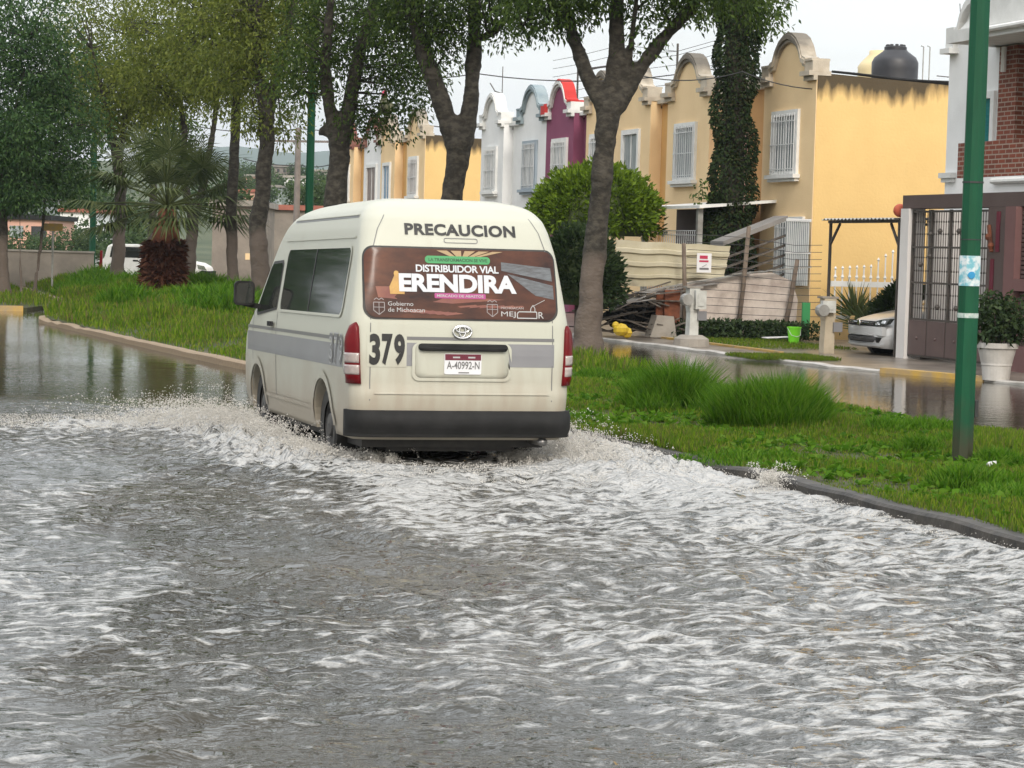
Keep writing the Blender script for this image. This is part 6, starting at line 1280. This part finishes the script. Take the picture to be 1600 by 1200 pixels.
def estate(label, u0, u1, vb, D, m, glass='dark_glass'):
    A = at(u0, vb, D); B_ = at(u1, vb, D); A.z = B_.z = .06; L_ = (B_ - A).length; ux = (B_ - A).normalized(); vy = Vector((-ux.y, ux.x, 0)); t = thing('parked_car', label, 'car', tuple(A))
    s_ = L_ / 4.6; f = lambda w_: (lambda x, z: tuple(A + ux * x * s_ + vy * w_ + Vector((0, 0, z))))
    prof = [(0.05, .32), (0, .6), (.05, .95), (.18, 1.02), (.32, 1.48), (.5, 1.56), (2.3, 1.58), (2.6, 1.52), (3.25, 1.06), (4.2, .92), (4.5, .78), (4.6, .55), (4.55, .3)]
    b = MB(); b.prism(prof, f(0), f(1.7)); bo = obj('body', b, M[m], t); bv = bo.modifiers.new('soft_edges', 'BEVEL'); bv.width = .06; bv.segments = 2; bv.limit_method = 'ANGLE'
    b = MB(); b.prism([(.42, 1.06), (2.55, 1.06), (3.08, 1.08), (2.5, 1.46), (.5, 1.46)], f(-.012), f(.02)); obj('side_window', b, M[glass], t)
    b = MB(); b.prism([(-.02, .62), (.12, .62), (.12, 1.3), (.02, 1.3)], f(-.015), f(.1)); obj('tail_lamp', b, M['red_lens'], t)
    b = MB(); b.prism([(4.0, .2), (4.62, .25), (4.66, .62), (4.3, .66), (4.05, .5)], f(-.02), f(1.72)); b.prism([(.0, .28), (.5, .22), (.3, .5), (-.03, .52)], f(-.02), f(1.72)); obj('bumper', b, M['black_plastic'], t)
    b = MB(); b.prism([(4.15, .70), (4.5, .66), (4.4, .82), (4.1, .86)], f(-.015), f(.1)); obj('headlamp', b, M['chrome'], t)
    b = MB(); b.prism([(1.4, .92), (1.62, .92), (1.62, .98), (1.4, .98)], f(-.02), f(.02)); obj('door_handle', b, M['black_plastic'], t)
    for xx in (.85, 3.7):
        for w_ in (.02, 1.5): b = MB(); b.prism([(xx + .33*math.cos(a), .33 + .33*math.sin(a)) for a in np.linspace(0, 6.283, 20)[:-1]], f(w_ - .04), f(w_ + .18)); obj('wheel', b, M['rubber'], t)
estate('white estate car parked side-on behind the palm', 155, 326, 447, 86, 'white_paint')
def far_house(label, u0, u1, vt, vb, D, m, roof, win=(), group=None, z0=None):
    A = at(u0, vb, D); B_ = at(u1, vb, D); top = at((u0 + u1) / 2, vt, D).z; z0 = A.z - 3 if z0 is None else z0; ux = Vector((B_.x - A.x, B_.y - A.y, 0)); L_ = ux.length; ux.normalize(); vy = Vector((-ux.y, ux.x, 0)); A = Vector((A.x, A.y, 0))
    t = thing('far_house', label, 'house', (A.x, A.y, z0), group); f = lambda w_: (lambda x, z: tuple(A + ux * x + vy * w_ + Vector((0, 0, z))))
    b = MB(); b.prism([(0, z0), (L_, z0), (L_, top), (0, top)], f(0), f(7)); obj('wall', b, M[m], t); b = MB(); b.prism([(-.15, top + .003), (L_ + .15, top + .003), (L_ + .15, top + .25), (-.15, top + .25)], f(-.2), f(7.2)); obj('roof', b, M[roof], t)
    for a0, a1, c0, c1, mm in win:
        za, zb = at(0, c1, D).z, at(0, c0, D).z; za = top - (c1 - vt) * D / FPX; zb = top - (c0 - vt) * D / FPX
        b = MB(); b.prism([(L_*a0, za), (L_*a1, za), (L_*a1, zb), (L_*a0, zb)], f(-.03), f(.05)); obj('window', b, M[mm], t)
far_house('low pink house with dark roof beyond the garden wall at far left', 4, 76, 343, 378, 120, 'pink_stucco', 'black_plastic', [(.15, .45, 353, 372, 'pane_grey'), (.62, .95, 353, 374, 'dark_glass')], z0=0)
far_house('small white house with reddish roof beyond the garden wall', 94, 150, 332, 350, 150, 'white_stucco', 'terracotta_roof', z0=0)
far_house('grey house seen through the leaves above the pink house', 40, 70, 312, 335, 170, 'pane_grey', 'roof_slab', z0=0)
far_house('pale beige wall-like house between the crooked trunk and the straight slim trunk', 330, 400, 322, 440, 97, 'garden_wall', 'concrete', [(.75, .85, 395, 405, 'tan_stucco')], z0=0)
far_house('long beige house behind the knobbly trunk and the green lamp post', 400, 600, 330, 440, 108, 'garden_wall', 'terracotta_roof', z0=0)
hs = [('red roofed house low on the far hillside', 368, 398, 300, 312, 190, 'pink_stucco', 'terracotta_roof'), ('pale concrete house high on the far hillside', 428, 452, 261, 276, 300, 'pole_concrete', 'roof_slab'), ('white house in the middle of the far hillside', 444, 478, 278, 292, 240, 'white_stucco', 'concrete'), ('flat roofed grey house below the white hillside house', 418, 440, 293, 305, 220, 'pane_grey', 'roof_slab'), ('small grey hillside house right of the utility pole', 488, 512, 268, 280, 280, 'roof_slab', 'concrete'), ('salmon hillside house by the crooked trunk', 384, 400, 276, 284, 260, 'pink_stucco', 'concrete')]
for h_ in hs: far_house(*h_[:8], win=[(.2, .35, h_[3] + 3, h_[3] + 8, 'dark_glass'), (.6, .75, h_[3] + 3, h_[3] + 8, 'dark_glass')])
RNG = np.random.default_rng(91)
for k, (u, v, D, r_, vb) in enumerate([(468, 306, 120, 1.1, 330), (494, 304, 118, 1.2, 330), (384, 292, 230, 1.8, 300), (405, 300, 210, 1.6, 310), (424, 284, 260, 1.6, 300), (440, 296, 240, 1.7, 300), (462, 270, 300, 1.6, 300), (500, 285, 270, 2, 300), (374, 272, 300, 2.2, 300), (410, 268, 310, 2, 300), (30, 384, 105, 1.0, 395), (70, 388, 100, .8, 395), (112, 382, 112, 1.1, 395), (140, 372, 130, 1.6, 395), (10, 345, 160, 3, 370), (125, 318, 190, 3, 370), (70, 300, 200, 3, 370), (200, 395, 105, 1.6, 430), (345, 310, 115, 1.4, 420), (160, 340, 160, 3, 380)]):
    c = at(u, v, D); n_ = 1300; zb = float(hill_z(np.array([c.x]), np.array([c.y]))[0]) - .2; t = thing('distant_tree', 'distant green tree among the houses on the far side of the town', 'tree', (c.x, c.y, zb), 'distant trees among the far houses')
    T, Lp, off = crown_pts([(np.array(c), (r_, r_, r_ * .75), 1), (np.array(c) + np.array([r_ * .6, 0, -r_ * .2]), (r_ * .6, r_ * .6, r_ * .5), .4)], n_ // 10, 10, r_ * .28); V, Q = leaves(Lp, off + RNG.normal(size=off.shape) * r_ * .1, r_ * .16, r_ * .1); npobj('crown', V, Q, LEAF['far'], t)
    b = MB(); b.tube([(c.x, c.y, zb - .3), (c.x, c.y, c.z)], [r_ * .12, r_ * .06], 6); obj('trunk', b, M['bark'], t)

# ------------------------------------------------------------------ damp air
hz = MB(); hz.box(-3050, 3050, -340, 3350, -1.6, 170)
hm = bpy.data.materials.new('damp_air'); hm.use_nodes = True; ht = hm.node_tree; ht.nodes.remove(ht.nodes['Principled BSDF'])
pv = ht.nodes.new('ShaderNodeVolumePrincipled'); pv.inputs['Color'].default_value = (.80, .90, 1, 1); pv.inputs['Density'].default_value = .0002; pv.inputs['Anisotropy'].default_value = .2
ht.links.new(pv.outputs[0], ht.nodes['Material Output'].inputs['Volume'])
obj('haze', hz, hm, kind='stuff', label='pale damp air over the whole street', cat='haze')
